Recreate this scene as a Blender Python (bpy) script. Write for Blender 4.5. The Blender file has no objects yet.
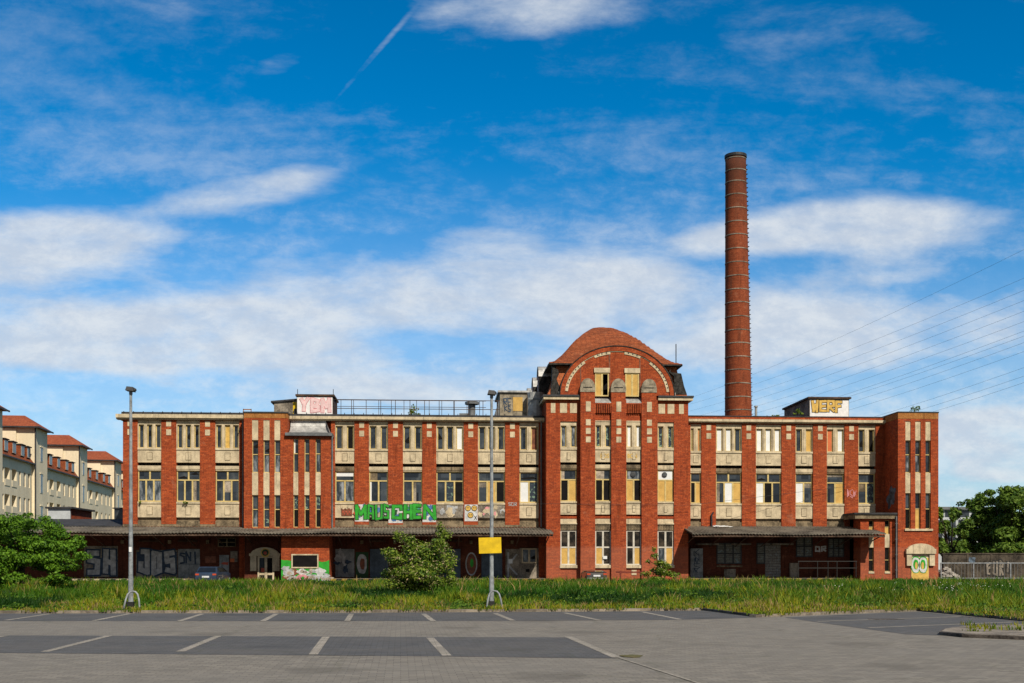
import bpy, math, random
from mathutils import Vector, noise
R = math.radians
C = bpy.context.scene.collection
# ------------------------------------------------------------------ camera
F = 1150.0; HX = 512.0; HY = 562.0; TH = R(3.53); CH = 1.7
cam = bpy.data.objects.new('camera', bpy.data.cameras.new('camera')); C.objects.link(cam)
cam.location = (0, 0, CH); cam.rotation_euler = (R(90), 0, -TH)
cam.data.sensor_width = 36; cam.data.lens = F/1024*36
cam.data.shift_y = (HY-341.5)/1024
cam.data.clip_start = 0.1; cam.data.clip_end = 9000
bpy.context.scene.camera = cam
# ------------------------------------------------------------------ sun, exposure
SUN_E, SUN_A = 43.0, 23.0           # elevation, degrees right of the facade normal
sl = bpy.data.lights.new('sun', 'SUN'); sun = bpy.data.objects.new('sun', sl); C.objects.link(sun)
sl.energy = 5.0; sl.angle = R(0.53); sl.color = (1.0, 0.91, 0.76)
sd = Vector((math.sin(R(SUN_A))*math.cos(R(SUN_E)), -math.cos(R(SUN_A))*math.cos(R(SUN_E)), math.sin(R(SUN_E))))
sun.rotation_euler = sd.to_track_quat('Z', 'Y').to_euler()
sc = bpy.context.scene
sc.view_settings.view_transform = 'Standard'; sc.view_settings.look = 'None'
sc.view_settings.exposure = 0.0; sc.view_settings.gamma = 1.0; sc.view_settings.use_curve_mapping = False

def ray(px):
    c = (px-HX)/F
    return (c*math.cos(TH)+math.sin(TH), math.cos(TH)-c*math.sin(TH))
def X(px, Y):
    r = ray(px); return r[0]*Y/r[1]
def Z(px, py, Y):
    r = ray(px); return CH+(HY-py)/F*Y/r[1]
def G(px, py, z=0.0):                        # where a sight line meets the ground
    d = (CH-z)*F/(py-HY); r = ray(px); return (r[0]*d, r[1]*d)

# ------------------------------------------------------------------ node helper
class NT:
    def __init__(s, nt): s.nt = nt; nt.nodes.clear()
    def n(s, t, ins=None, **kw):
        n = s.nt.nodes.new(t)
        for k, v in kw.items(): setattr(n, k, v)
        for k, v in (ins or {}).items():
            if isinstance(v, bpy.types.NodeSocket): s.nt.links.new(v, n.inputs[k])
            else: n.inputs[k].default_value = v
        return n
    def m(s, op, a, b=0.0, c=None, clamp=False):
        d = {0: a, 1: b}
        if c is not None: d[2] = c
        return s.n('ShaderNodeMath', d, operation=op, use_clamp=clamp).outputs[0]
    def mix(s, f, a, b, bt='MIX'):
        n = s.nt.nodes.new('ShaderNodeMix'); n.data_type = 'RGBA'; n.blend_type = bt
        for i, v in ((0, f), (6, a), (7, b)):
            if isinstance(v, bpy.types.NodeSocket): s.nt.links.new(v, n.inputs[i])
            else: n.inputs[i].default_value = v if i == 0 or len(v) == 4 else tuple(v)+(1,)
        return n.outputs[2]
    def ramp(s, f, lo, hi):
        return s.n('ShaderNodeMapRange', {0: f, 1: lo, 2: hi, 3: 0.0, 4: 1.0}, interpolation_type='SMOOTHSTEP').outputs[0]
def c4(c): return (c[0], c[1], c[2], 1)

# ------------------------------------------------------------------ world: sky and clouds
w = bpy.data.worlds.new('World'); sc.world = w; w.use_nodes = True
t = NT(w.node_tree)
sky = t.n('ShaderNodeTexSky', sky_type='NISHITA', sun_disc=False, sun_elevation=R(SUN_E), sun_rotation=R(180-SUN_A),
          altitude=100, air_density=1.0, dust_density=0.4, ozone_density=3.0)
tc = t.n('ShaderNodeTexCoord').outputs['Generated']
sp = t.n('ShaderNodeSeparateXYZ', {0: tc})
dy = t.m('MAXIMUM', t.m('ABSOLUTE', sp.outputs[1]), 0.08)
u = t.m('DIVIDE', sp.outputs[0], dy); v = t.m('DIVIDE', t.m('MAXIMUM', sp.outputs[2], 0.0), dy)
uv = t.n('ShaderNodeCombineXYZ', {0: u, 1: v, 2: sp.outputs[1]}).outputs[0]
uv0 = t.n('ShaderNodeCombineXYZ', {0: u, 1: v, 2: 0.0}).outputs[0]
n1 = t.n('ShaderNodeTexNoise', {'Vector': t.n('ShaderNodeMapping', {0: uv, 2: (0, 0, R(7)), 3: (5.0, 12.0, 1)}).outputs[0], 'Scale': 1.0, 'Detail': 10.0, 'Roughness': 0.64, 'Distortion': 0.2}).outputs[0]
n2 = t.n('ShaderNodeTexNoise', {'Vector': t.n('ShaderNodeMapping', {0: uv, 1: (3, 7, 0), 3: (26, 46, 1)}).outputs[0], 'Scale': 1.0, 'Detail': 9.0, 'Roughness': 0.7, 'Distortion': 0.15}).outputs[0]
n3 = t.n('ShaderNodeTexNoise', {'Vector': t.n('ShaderNodeMapping', {0: uv, 1: (1, 2, 0), 2: (0, 0, R(-12)), 3: (2.6, 15, 1)}).outputs[0], 'Scale': 1.0, 'Detail': 8.0, 'Roughness': 0.55, 'Distortion': 0.4}).outputs[0]
mask = 0.0
for px, py, rx, ry, rot, amp in [(10, 245, 230, 66, 3, 1.2), (150, 225, 180, 40, 8, .35), (240, 192, 130, 30, 8, .7), (330, 165, 110, 22, 14, .45), (400, 292, 380, 76, 4, 1.1),
        (100, 335, 330, 52, 0, 1.1), (660, 320, 320, 90, -4, 1.0), (860, 226, 250, 46, 3, 1.15), (900, 335, 260, 85, 5, .9),
        (1010, 438, 170, 60, 0, 1.5), (1000, 485, 150, 34, 0, .7), (520, 6, 190, 50, 0, .9), (420, 24, 60, 26, 20, .35), (830, 25, 260, 50, 0, .5), (368, 62, 85, 6, 50, .55), (283, 62, 42, 18, 10, .6),
        (740, 240, 100, 26, 5, .6), (300, 380, 560, 52, 0, .75), (480, 240, 100, 20, 0, .35), (560, 178, 300, 40, 4, .25), (880, 270, 130, 22, 3, .55)]:
    r0 = ray(px); cu = r0[0]/r0[1]; cv = (HY-py)/F/r0[1]
    mp = t.n('ShaderNodeMapping', {0: uv0, 1: (cu, cv, 0), 2: (0, 0, R(rot)), 3: (rx/F, ry/F, 1)}, vector_type='TEXTURE')
    g = t.n('ShaderNodeTexGradient', {0: mp.outputs[0]}, gradient_type='SPHERICAL').outputs['Fac']
    mask = t.m('MULTIPLY_ADD', t.ramp(g, 0.0, 0.75), amp, mask)
mask = t.m('MINIMUM', mask, 1.25)
back = t.m('MULTIPLY', t.m('LESS_THAN', sp.outputs[1], 0.0), 0.0)
d = t.m('ADD', t.m('MULTIPLY', t.m('SUBTRACT', n3, 0.5), 1.2), 0.0)
d = t.m('ADD', d, t.m('MULTIPLY', t.m('SUBTRACT', n1, 0.5), 2.3), t.m('MULTIPLY', t.m('SUBTRACT', n2, 0.5), 2.3))
dens = t.ramp(t.m('ADD', t.m('ADD', mask, d), back), 0.18, 1.4)
veil = t.m('MULTIPLY', t.ramp(t.m('ADD', n3, t.m('MULTIPLY', t.m('SUBTRACT', n2, 0.5), 0.55)), 0.42, 0.8), t.m('MULTIPLY_ADD', t.ramp(v, 0.26, 0.46), -0.24, 0.38))
front = t.m('GREATER_THAN', sp.outputs[1], 0.0)
lowv = t.m('MULTIPLY', t.m('SUBTRACT', 1.0, t.ramp(v, 0.0, 0.36)), t.m('MULTIPLY_ADD', front, 0.5, 0.2))
dens = t.m('MAXIMUM', t.m('MULTIPLY', dens, 0.93), t.m('MINIMUM', t.m('ADD', veil, lowv), 0.75))
gam = t.n('ShaderNodeGamma', {0: t.mix(1.0, sky.outputs[0], (0.155, 0.165, 0.175), 'MULTIPLY'), 1: 1.35}).outputs[0]
skm = t.mix(t.ramp(v, 0.02, 0.42), (3.0, 6.3, 7.1), (0.0, 6.9, 8.0))
skc = t.mix(front, (1.9, 2.2, 2.7), t.mix(1.0, gam, skm, 'MULTIPLY'))
cloudc = t.mix(t.ramp(n2, 0.35, 0.68), (5.8, 6.5, 7.5), (7.5, 7.9, 8.3))
col = t.mix(dens, skc, cloudc)
bg = t.n('ShaderNodeBackground', {0: col, 1: 0.10})
t.n('ShaderNodeOutputWorld', {0: bg.outputs[0]})
w.cycles.sampling_method = 'MANUAL'; w.cycles.sample_map_resolution = 512

# ------------------------------------------------------------------ materials
def newmat(name):
    m = bpy.data.materials.new(name); m.use_nodes = True; return m, NT(m.node_tree)
def finish(t, col, rough=0.8, spec=0.3, bump=None, bs=0.3, metal=0.0, bd=0.02):
    ins = {'Base Color': col if not isinstance(col, tuple) else c4(col), 'Roughness': rough, 'Specular IOR Level': spec, 'Metallic': metal}
    if bump is not None: ins['Normal'] = t.n('ShaderNodeBump', {'Height': bump, 'Strength': bs, 'Distance': bd}).outputs[0]
    b = t.n('ShaderNodeBsdfPrincipled', ins); t.n('ShaderNodeOutputMaterial', {0: b.outputs[0]}); return b
def noi(t, vec, scale, detail=4.0, rough=0.6, out=0): 
    return t.n('ShaderNodeTexNoise', {'Vector': vec, 'Scale': scale, 'Detail': detail, 'Roughness': rough}).outputs[out]
def wpos(t): return t.n('ShaderNodeNewGeometry').outputs['Position']
def plain(name, col, var=0.25, rough=0.8, scale=1.5, spec=0.3, metal=0.0, streak=0.0, col2=None):
    m, t = newmat(name); p = wpos(t)
    a = noi(t, p, scale, 6.0); b = noi(t, p, scale*9, 3.0)
    f = t.m('ADD', t.m('MULTIPLY', a, 0.65), t.m('MULTIPLY', b, 0.35))
    c2 = col2 or tuple(x*(1-2*var) for x in col)
    c = t.mix(t.ramp(f, 0.36, 0.64), c2, tuple(min(1, x*(1+var*.35)) for x in col))
    if streak:
        st = noi(t, t.n('ShaderNodeMapping', {0: p, 3: (3.2, 3.2, 0.28)}).outputs[0], 1.6, 5.0)
        c = t.mix(t.m('MULTIPLY', t.ramp(st, 0.52, 0.75), streak), c, tuple(x*0.22 for x in col))
    finish(t, c, rough, spec, b, 0.15, metal); return m
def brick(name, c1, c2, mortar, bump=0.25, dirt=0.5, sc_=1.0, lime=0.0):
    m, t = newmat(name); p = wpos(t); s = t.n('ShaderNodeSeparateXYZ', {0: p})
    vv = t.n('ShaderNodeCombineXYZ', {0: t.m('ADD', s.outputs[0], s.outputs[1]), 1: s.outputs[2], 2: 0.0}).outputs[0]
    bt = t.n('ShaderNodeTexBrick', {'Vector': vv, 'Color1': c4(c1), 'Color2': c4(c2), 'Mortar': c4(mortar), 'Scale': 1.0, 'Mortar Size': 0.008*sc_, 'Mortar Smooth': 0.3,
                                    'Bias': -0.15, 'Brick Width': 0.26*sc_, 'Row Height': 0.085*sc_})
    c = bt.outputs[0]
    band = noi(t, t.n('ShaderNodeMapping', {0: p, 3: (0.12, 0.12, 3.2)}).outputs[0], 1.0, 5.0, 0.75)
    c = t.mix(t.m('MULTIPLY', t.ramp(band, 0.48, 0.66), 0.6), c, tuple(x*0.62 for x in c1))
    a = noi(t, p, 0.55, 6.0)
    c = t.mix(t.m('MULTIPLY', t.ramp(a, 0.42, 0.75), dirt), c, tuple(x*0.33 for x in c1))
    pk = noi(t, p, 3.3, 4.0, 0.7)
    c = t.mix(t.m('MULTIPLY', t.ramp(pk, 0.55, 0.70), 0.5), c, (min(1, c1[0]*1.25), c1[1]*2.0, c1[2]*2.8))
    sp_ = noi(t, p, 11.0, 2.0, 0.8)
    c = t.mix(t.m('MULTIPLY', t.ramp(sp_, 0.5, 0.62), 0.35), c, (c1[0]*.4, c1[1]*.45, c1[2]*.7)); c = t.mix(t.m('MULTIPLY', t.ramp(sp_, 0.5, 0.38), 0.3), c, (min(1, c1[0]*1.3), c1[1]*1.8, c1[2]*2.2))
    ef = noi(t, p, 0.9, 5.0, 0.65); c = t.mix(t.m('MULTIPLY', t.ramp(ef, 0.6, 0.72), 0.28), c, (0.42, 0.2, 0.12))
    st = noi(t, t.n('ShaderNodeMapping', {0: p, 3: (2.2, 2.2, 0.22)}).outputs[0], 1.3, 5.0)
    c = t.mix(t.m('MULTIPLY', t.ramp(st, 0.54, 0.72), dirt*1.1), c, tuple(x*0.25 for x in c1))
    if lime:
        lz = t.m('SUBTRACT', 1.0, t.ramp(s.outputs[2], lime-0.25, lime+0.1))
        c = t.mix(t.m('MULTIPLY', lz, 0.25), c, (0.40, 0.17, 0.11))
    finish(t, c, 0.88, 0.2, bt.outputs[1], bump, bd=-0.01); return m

M = {}
M['brick'] = brick('red_brick', (0.43, 0.080, 0.022), (0.20, 0.031, 0.012), (0.10, 0.035, 0.02), sc_=1.45)
M['brick_c'] = brick('red_brick_central', (0.42, 0.075, 0.021), (0.20, 0.030, 0.012), (0.10, 0.035, 0.02), sc_=1.45, lime=3.0)
M['brick_shade'] = brick('grimy_shaded_brick', (0.14, 0.036, 0.017), (0.07, 0.018, 0.01), (0.05, 0.025, 0.018), dirt=0.9)  # grimy brick under the canopies, canopy shade darkened into its colours
M['ochre'] = brick('ochre_brick', (0.42, 0.17, 0.04), (0.34, 0.12, 0.03), (0.2, 0.1, 0.05), dirt=0.7)
M['chim'] = brick('chimney_brick', (0.30, 0.065, 0.022), (0.17, 0.032, 0.012), (0.12, 0.05, 0.03), dirt=0.5)
nt_ = M['chim'].node_tree; bs_ = [n for n in nt_.nodes if n.type == 'BSDF_PRINCIPLED'][0]; src = bs_.inputs['Base Color'].links[0].from_socket
tt = NT.__new__(NT); tt.nt = nt_; pp = wpos(tt); sz = tt.n('ShaderNodeSeparateXYZ', {0: pp}).outputs[2]
sf = tt.ramp(tt.m('ADD', sz, tt.m('MULTIPLY', noi(tt, pp, 0.7, 5.0), 9.0)), 40.0, 51.0); nn1 = noi(tt, tt.n('ShaderNodeMapping', {0: pp, 3: (1.6, 1.6, 0.12)}).outputs[0], 1.0, 5.0)
cc_ = tt.mix(tt.m('MULTIPLY', sf, 0.7), src, (0.04, 0.022, 0.016)); cc_ = tt.mix(tt.m('MULTIPLY', tt.ramp(nn1, 0.5, 0.7), 0.45), cc_, (0.08, 0.03, 0.018)); nt_.links.new(cc_, bs_.inputs['Base Color'])
M['tile'] = brick('roof_tile', (0.34, 0.085, 0.028), (0.17, 0.04, 0.016), (0.04, 0.015, 0.01), bump=0.8, sc_=1.6, dirt=0.75)
M['tile_side'] = brick('mansard_tile', (0.5, 0.14, 0.05), (0.38, 0.1, 0.035), (0.1, 0.03, 0.015), bump=0.6, sc_=1.6, dirt=0.35)
M['atile'] = brick('orange_tile', (0.34, 0.085, 0.035), (0.24, 0.055, 0.025), (0.12, 0.03, 0.02), bump=0.6, sc_=1.6, dirt=0.35)
M['stone'] = plain('beige_stone', (0.62, 0.515, 0.35), 0.18, 0.9, 1.6, streak=0.65)
M['stone_d'] = plain('weathered_stone', (0.26, 0.2, 0.125), 0.35, 0.9, 1.6, streak=0.9)
M['capstone'] = plain('grey_capstone', (0.36, 0.31, 0.23), 0.3, 0.9, 2.5, streak=0.5)
M['frame'] = plain('cream_frame', (0.62, 0.48, 0.20), 0.15, 0.6, 3)
M['wframe'] = plain('white_frame', (0.62, 0.58, 0.5), 0.15, 0.5, 3)
M['white'] = plain('white_board', (0.75, 0.77, 0.78), 0.05, 0.6, 2)
M['tan'] = plain('plywood', (0.62, 0.39, 0.11), 0.12, 0.8, 2)
M['orange'] = plain('orange_board', (0.6, 0.16, 0.06), 0.1, 0.8, 2)
M['dark'] = plain('dark_void', (0.012, 0.011, 0.011), 0.2, 0.9, 2, 0.1)
M['metal'] = plain('grey_metal', (0.17, 0.18, 0.19), 0.2, 0.5, 2, 0.5, 0.2)
M['dmetal'] = plain('dark_metal', (0.035, 0.037, 0.042), 0.3, 0.6, 2, 0.4)
M['zinc'] = plain('zinc', (0.48, 0.48, 0.47), 0.25, 0.5, 2.0, 0.5, 0.3, streak=0.4)
M['tar'] = plain('roof_felt', (0.05, 0.05, 0.055), 0.3, 0.9, 1)
M['sheet'] = plain('corrugated_sheet', (0.17, 0.15, 0.12), 0.35, 0.85, 0.5, streak=0.3)
M['wood'] = plain('grey_brown_wood', (0.10, 0.06, 0.04), 0.4, 0.85, 2)
M['steel'] = plain('galvanised', (0.30, 0.325, 0.345), 0.25, 0.6, 5, 0.3, 0.0)
M['concrete'] = plain('concrete', (0.29, 0.25, 0.20), 0.35, 0.9, 1.0, streak=0.6)
M['render'] = plain('cream_render', (0.78, 0.68, 0.49), 0.07, 0.9, 0.35, streak=0.25)
M['slate'] = plain('dark_slate', (0.045, 0.042, 0.038), 0.5, 0.85, 4)
M['yellow'] = plain('yellow_paint', (0.70, 0.47, 0.008), 0.12, 0.5, 4, streak=0.12)
M['dyellow'] = plain('dirty_yellow', (0.42, 0.27, 0.05), 0.35, 0.7, 3, streak=.6)
M['black'] = plain('black_paint', (0.02, 0.02, 0.02), 0.1, 0.6, 2)
M['bdoor'] = plain('blue_grey_door', (0.085, 0.12, 0.16), 0.25, 0.7, 1, streak=0.4)
M['gdoor'] = plain('pale_door', (0.28, 0.30, 0.31), 0.25, 0.7, 2, streak=0.6)
M['g_green'] = plain('green_paint', (0.03, 0.36, 0.03), 0.2, 0.6, 3)
M['g_dgreen'] = plain('dark_green_paint', (0.015, 0.07, 0.02), 0.2, 0.6, 3)
M['g_white'] = plain('white_paint', (0.62, 0.62, 0.62), 0.2, 0.6, 3)
M['g_blue'] = plain('blue_paint', (0.08, 0.19, 0.42), 0.3, 0.6, 3)
M['g_dblue'] = plain('dark_blue_paint', (0.03, 0.06, 0.11), 0.3, 0.6, 3)
M['g_sblue'] = plain('slate_blue_paint', (0.12, 0.17, 0.23), 0.5, 0.6, 3)
M['g_grey'] = plain('silver_paint', (0.46, 0.47, 0.48), 0.25, 0.5, 3)
M['g_pink'] = plain('pink_paint', (0.7, 0.3, 0.32), 0.2, 0.6, 3)
M['g_bwhite'] = plain('white_wall_paint', (0.8, 0.78, 0.78), 0.08, 0.6, 3)
M['g_lpink'] = plain('pale_pink_paint', (0.78, 0.55, 0.56), 0.1, 0.6, 3)
M['g_brown'] = plain('brown_paint', (0.24, 0.08, 0.04), 0.3, 0.6, 3)
M['g_cream'] = plain('flesh_paint', (0.45, 0.38, 0.3), 0.3, 0.6, 3)
M['g_gold'] = plain('gold_paint', (0.68, 0.43, 0.1), 0.15, 0.6, 3)
M['g_red'] = plain('red_paint', (0.5, 0.09, 0.05), 0.2, 0.6, 3)
M['rust'] = plain('rusty_red_steel', (0.2, 0.035, 0.02), 0.3, 0.7, 4)
M['kerb'] = plain('kerb_stone', (0.27, 0.23, 0.185), 0.3, 0.9, 1.6)
M['kerb_d'] = plain('dark_kerb', (0.12, 0.10, 0.085), 0.4, 0.9, 1.6)
M['soil'] = plain('soil', (0.14, 0.11, 0.045), 0.3, 0.95, 0.6, col2=(0.05, 0.06, 0.015))
M['yard'] = plain('yard_paving', (0.12, 0.11, 0.10), 0.3, 0.9, 0.5)
M['land'] = plain('far_land', (0.08, 0.10, 0.04), 0.3, 0.95, 0.05)
M['bark'] = plain('bark', (0.06, 0.045, 0.03), 0.4, 0.9, 5)
M['dconc'] = plain('sooty_concrete', (0.085, 0.07, 0.052), 0.4, 0.9, 1.0, streak=0.7)
M['rubble'] = plain('pale_rubble', (0.4, 0.37, 0.33), 0.3, 0.95, 3)
M['plate'] = plain('plate_white', (0.7, 0.72, 0.75), 0.03, 0.4, 2)
M['tyre'] = plain('rubber', (0.02, 0.02, 0.02), 0.1, 0.8, 5)
M['office'] = plain('pale_cladding', (0.5, 0.53, 0.56), 0.1, 0.6, 1)
M['gblock'] = brick('pale_blockwork', (0.24, 0.22, 0.19), (0.19, 0.17, 0.15), (0.07, 0.06, 0.05), sc_=2.6, dirt=0.4)
M['glassb'] = brick('glass_blocks', (0.20, 0.19, 0.16), (0.14, 0.14, 0.12), (0.02, 0.015, 0.01), sc_=2.2, dirt=0.2)

m, t = newmat('window_glass'); p = wpos(t)      # panes: differing reflections put into the base colour
cell = t.n('ShaderNodeTexWhiteNoise', {'Vector': t.n('ShaderNodeVectorMath', {0: t.n('ShaderNodeVectorMath', {0: p, 1: (1.6, 1.0, 0.8)}, operation='MULTIPLY').outputs[0]}, operation='FLOOR').outputs[0]}, noise_dimensions='3D').outputs[0]
nz = noi(t, p, 1.3, 4.0)
c = t.mix(cell, (0.008, 0.011, 0.016), (0.05, 0.062, 0.075)); c = t.mix(t.m('MULTIPLY', t.ramp(nz, 0.5, 0.75), 0.5), c, (0.13, 0.14, 0.14))
finish(t, c, 0.12, 0.5, nz, 0.12); M['glass'] = m
m, t = newmat('brownish_glass'); p = wpos(t); nz = noi(t, p, 1.6, 4.0)
finish(t, t.mix(t.ramp(nz, 0.4, 0.7), (0.012, 0.010, 0.008), (0.07, 0.055, 0.04)), 0.2, 0.3, nz, 0.1); M['glass_q'] = m
m, t = newmat('curtain_reflection_glass'); p = wpos(t); nz = noi(t, t.n('ShaderNodeMapping', {0: p, 3: (3, 3, 1.1)}).outputs[0], 1.0, 3.0)
finish(t, t.mix(t.ramp(nz, 0.4, 0.72), (0.03, 0.04, 0.05), (0.30, 0.33, 0.36)), 0.2, 0.5); M['curtain_refl'] = m  # pale mottling for curtains, and for reflections painted on the first bay
m, t = newmat('lettered_glass'); p = wpos(t); nz = noi(t, p, 4.0, 3.0)
finish(t, t.mix(t.ramp(nz, 0.54, 0.6), (0.03, 0.04, 0.055), (0.2, 0.3, 0.22)), 0.2, 0.5); M['tagged'] = m

# pavers
def paver(name, c1, c2, mortar, bw, rh, rot, dirtc, bump=0.2):
    m, t = newmat(name); p = wpos(t)
    vv = t.n('ShaderNodeMapping', {0: p, 2: (0, 0, rot)}).outputs[0]
    bt = t.n('ShaderNodeTexBrick', {'Vector': vv, 'Color1': c4(c1), 'Color2': c4(c2), 'Mortar': c4(mortar), 'Scale': 1.0, 'Mortar Size': 0.006, 'Mortar Smooth': 0.4, 'Bias': 0.0, 'Brick Width': bw, 'Row Height': rh})
    a = noi(t, t.n('ShaderNodeMapping', {0: p, 3: (0.5, 1.2, 1)}).outputs[0], 0.35, 7.0, 0.65); b = noi(t, p, 2.2, 6.0, 0.7); s = noi(t, p, 9.0, 3.0)
    c = t.mix(t.m('MULTIPLY', t.ramp(a, 0.4, 0.68), 0.55), bt.outputs[0], dirtc)
    c = t.mix(t.m('MULTIPLY', t.ramp(b, 0.5, 0.7), 0.4), c, tuple(x*0.5 for x in c1))
    tr_ = noi(t, t.n('ShaderNodeMapping', {0: p, 2: (0, 0, R(3)), 3: (0.05, 1.1, 1)}).outputs[0], 1.0, 5.0, 0.6)
    c = t.mix(t.m('MULTIPLY', t.ramp(tr_, 0.48, 0.7), 0.28), c, tuple(x*0.62 for x in c1))
    oil = t.n('ShaderNodeTexVoronoi', {'Vector': t.n('ShaderNodeVectorMath', {0: p, 1: t.n('ShaderNodeVectorMath', {0: noi(t, p, 1.5, 3.0, 0.6, 1), 1: (1.2, 1.2, 0)}, operation='MULTIPLY').outputs[0]}, operation='ADD').outputs[0], 'Scale': 0.33}).outputs['Distance']
    c = t.mix(t.m('MULTIPLY', t.m('SUBTRACT', 1.0, t.ramp(oil, 0.08, 0.3)), 0.55), c, tuple(x*0.45 for x in c1))
    ck = t.n('ShaderNodeTexVoronoi', {'Vector': t.n('ShaderNodeVectorMath', {0: p, 1: noi(t, p, 0.9, 4.0, 0.6, 1)}, operation='ADD').outputs[0], 'Scale': 0.22}, feature='DISTANCE_TO_EDGE').outputs['Distance']
    c = t.mix(t.m('MULTIPLY', t.m('SUBTRACT', 1.0, t.ramp(ck, 0.003, 0.012)), 0.18), c, (0.05, 0.055, 0.02))
    c = t.mix(t.m('MULTIPLY', t.ramp(s, 0.66, 0.74), 0.5), c, tuple(min(1, x*1.6) for x in c1))
    finish(t, c, 0.9, 0.25, bt.outputs[1], bump, bd=-0.008); return m
ROT = R(-2)
M['paver'] = paver('grey_beige_pavers', (0.235, 0.212, 0.178), (0.168, 0.152, 0.13), (0.075, 0.068, 0.058), 0.24, 0.16, ROT, (0.195, 0.18, 0.158))
M['paver_d'] = paver('dark_pavers', (0.108, 0.107, 0.108), (0.08, 0.079, 0.08), (0.035, 0.034, 0.032), 0.24, 0.16, ROT, (0.12, 0.11, 0.10))
M['line'] = paver('white_pavers', (0.38, 0.34, 0.29), (0.24, 0.22, 0.18), (0.07, 0.065, 0.06), 0.24, 0.16, ROT, (0.2, 0.18, 0.155))

def leafmat(name, c1, c2, trans=0.3):
    m, t = newmat(name); p = wpos(t)
    oi = t.n('ShaderNodeNewGeometry').outputs['Random Per Island']
    f = t.m('ADD', t.m('MULTIPLY', oi, 0.6), t.m('MULTIPLY', noi(t, p, 1.1, 3.0), 0.6))
    c = t.mix(t.ramp(f, 0.25, 0.85), c1, c2)
    b = t.n('ShaderNodeBsdfPrincipled', {'Base Color': c, 'Roughness': 0.6, 'Specular IOR Level': 0.25})
    tr = t.n('ShaderNodeBsdfTranslucent', {'Color': t.mix(0.5, c, (0.12, 0.2, 0.01))})
    mx = t.n('ShaderNodeMixShader', {0: trans, 1: b.outputs[0], 2: tr.outputs[0]})
    t.n('ShaderNodeOutputMaterial', {0: mx.outputs[0]}); return m
M['leaf_dark'] = leafmat('maple_leaf', (0.032, 0.10, 0.005), (0.14, 0.28, 0.018))
M['leaf_bush'] = leafmat('bush_leaf', (0.035, 0.10, 0.008), (0.21, 0.28, 0.03))
M['leaf_far'] = leafmat('far_leaf', (0.03, 0.085, 0.008), (0.15, 0.24, 0.03))
M['blossom'] = leafmat('cream_blossom', (0.30, 0.29, 0.13), (0.46, 0.36, 0.2), 0.2)
M['leaf_weed'] = leafmat('weed_leaf', (0.016, 0.065, 0.004), (0.11, 0.19, 0.012))
M['petal'] = leafmat('white_petal', (0.5, 0.5, 0.45), (0.65, 0.65, 0.6), 0.1)
m, t = newmat('grass_blade'); at = t.n('ShaderNodeAttribute', attribute_name='species').outputs['Color']
b = t.n('ShaderNodeBsdfPrincipled', {'Base Color': at, 'Roughness': 0.6, 'Specular IOR Level': 0.2}); tr = t.n('ShaderNodeBsdfTranslucent', {'Color': at})
t.n('ShaderNodeOutputMaterial', {0: t.n('ShaderNodeMixShader', {0: 0.35, 1: b.outputs[0], 2: tr.outputs[0]}).outputs[0]}); M['grass'] = m
def paint(name, col, rough=0.3):
    m, t = newmat(name); p = wpos(t)
    b = finish(t, t.mix(t.ramp(noi(t, p, 3.0), 0.4, 0.7), tuple(x*0.75 for x in col), col), rough, 0.5); b.inputs['Coat Weight'].default_value = 0.5; return m
M['car_blue'] = paint('blue_car_paint', (0.03, 0.05, 0.09)); M['car_dark'] = paint('dark_car_paint', (0.05, 0.045, 0.045))
M['lamp_red'] = plain('tail_lamp', (0.55, 0.08, 0.03), 0.1, 0.3, 3); M['cglass'] = paint('car_glass', (0.012, 0.014, 0.016), 0.1)

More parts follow.
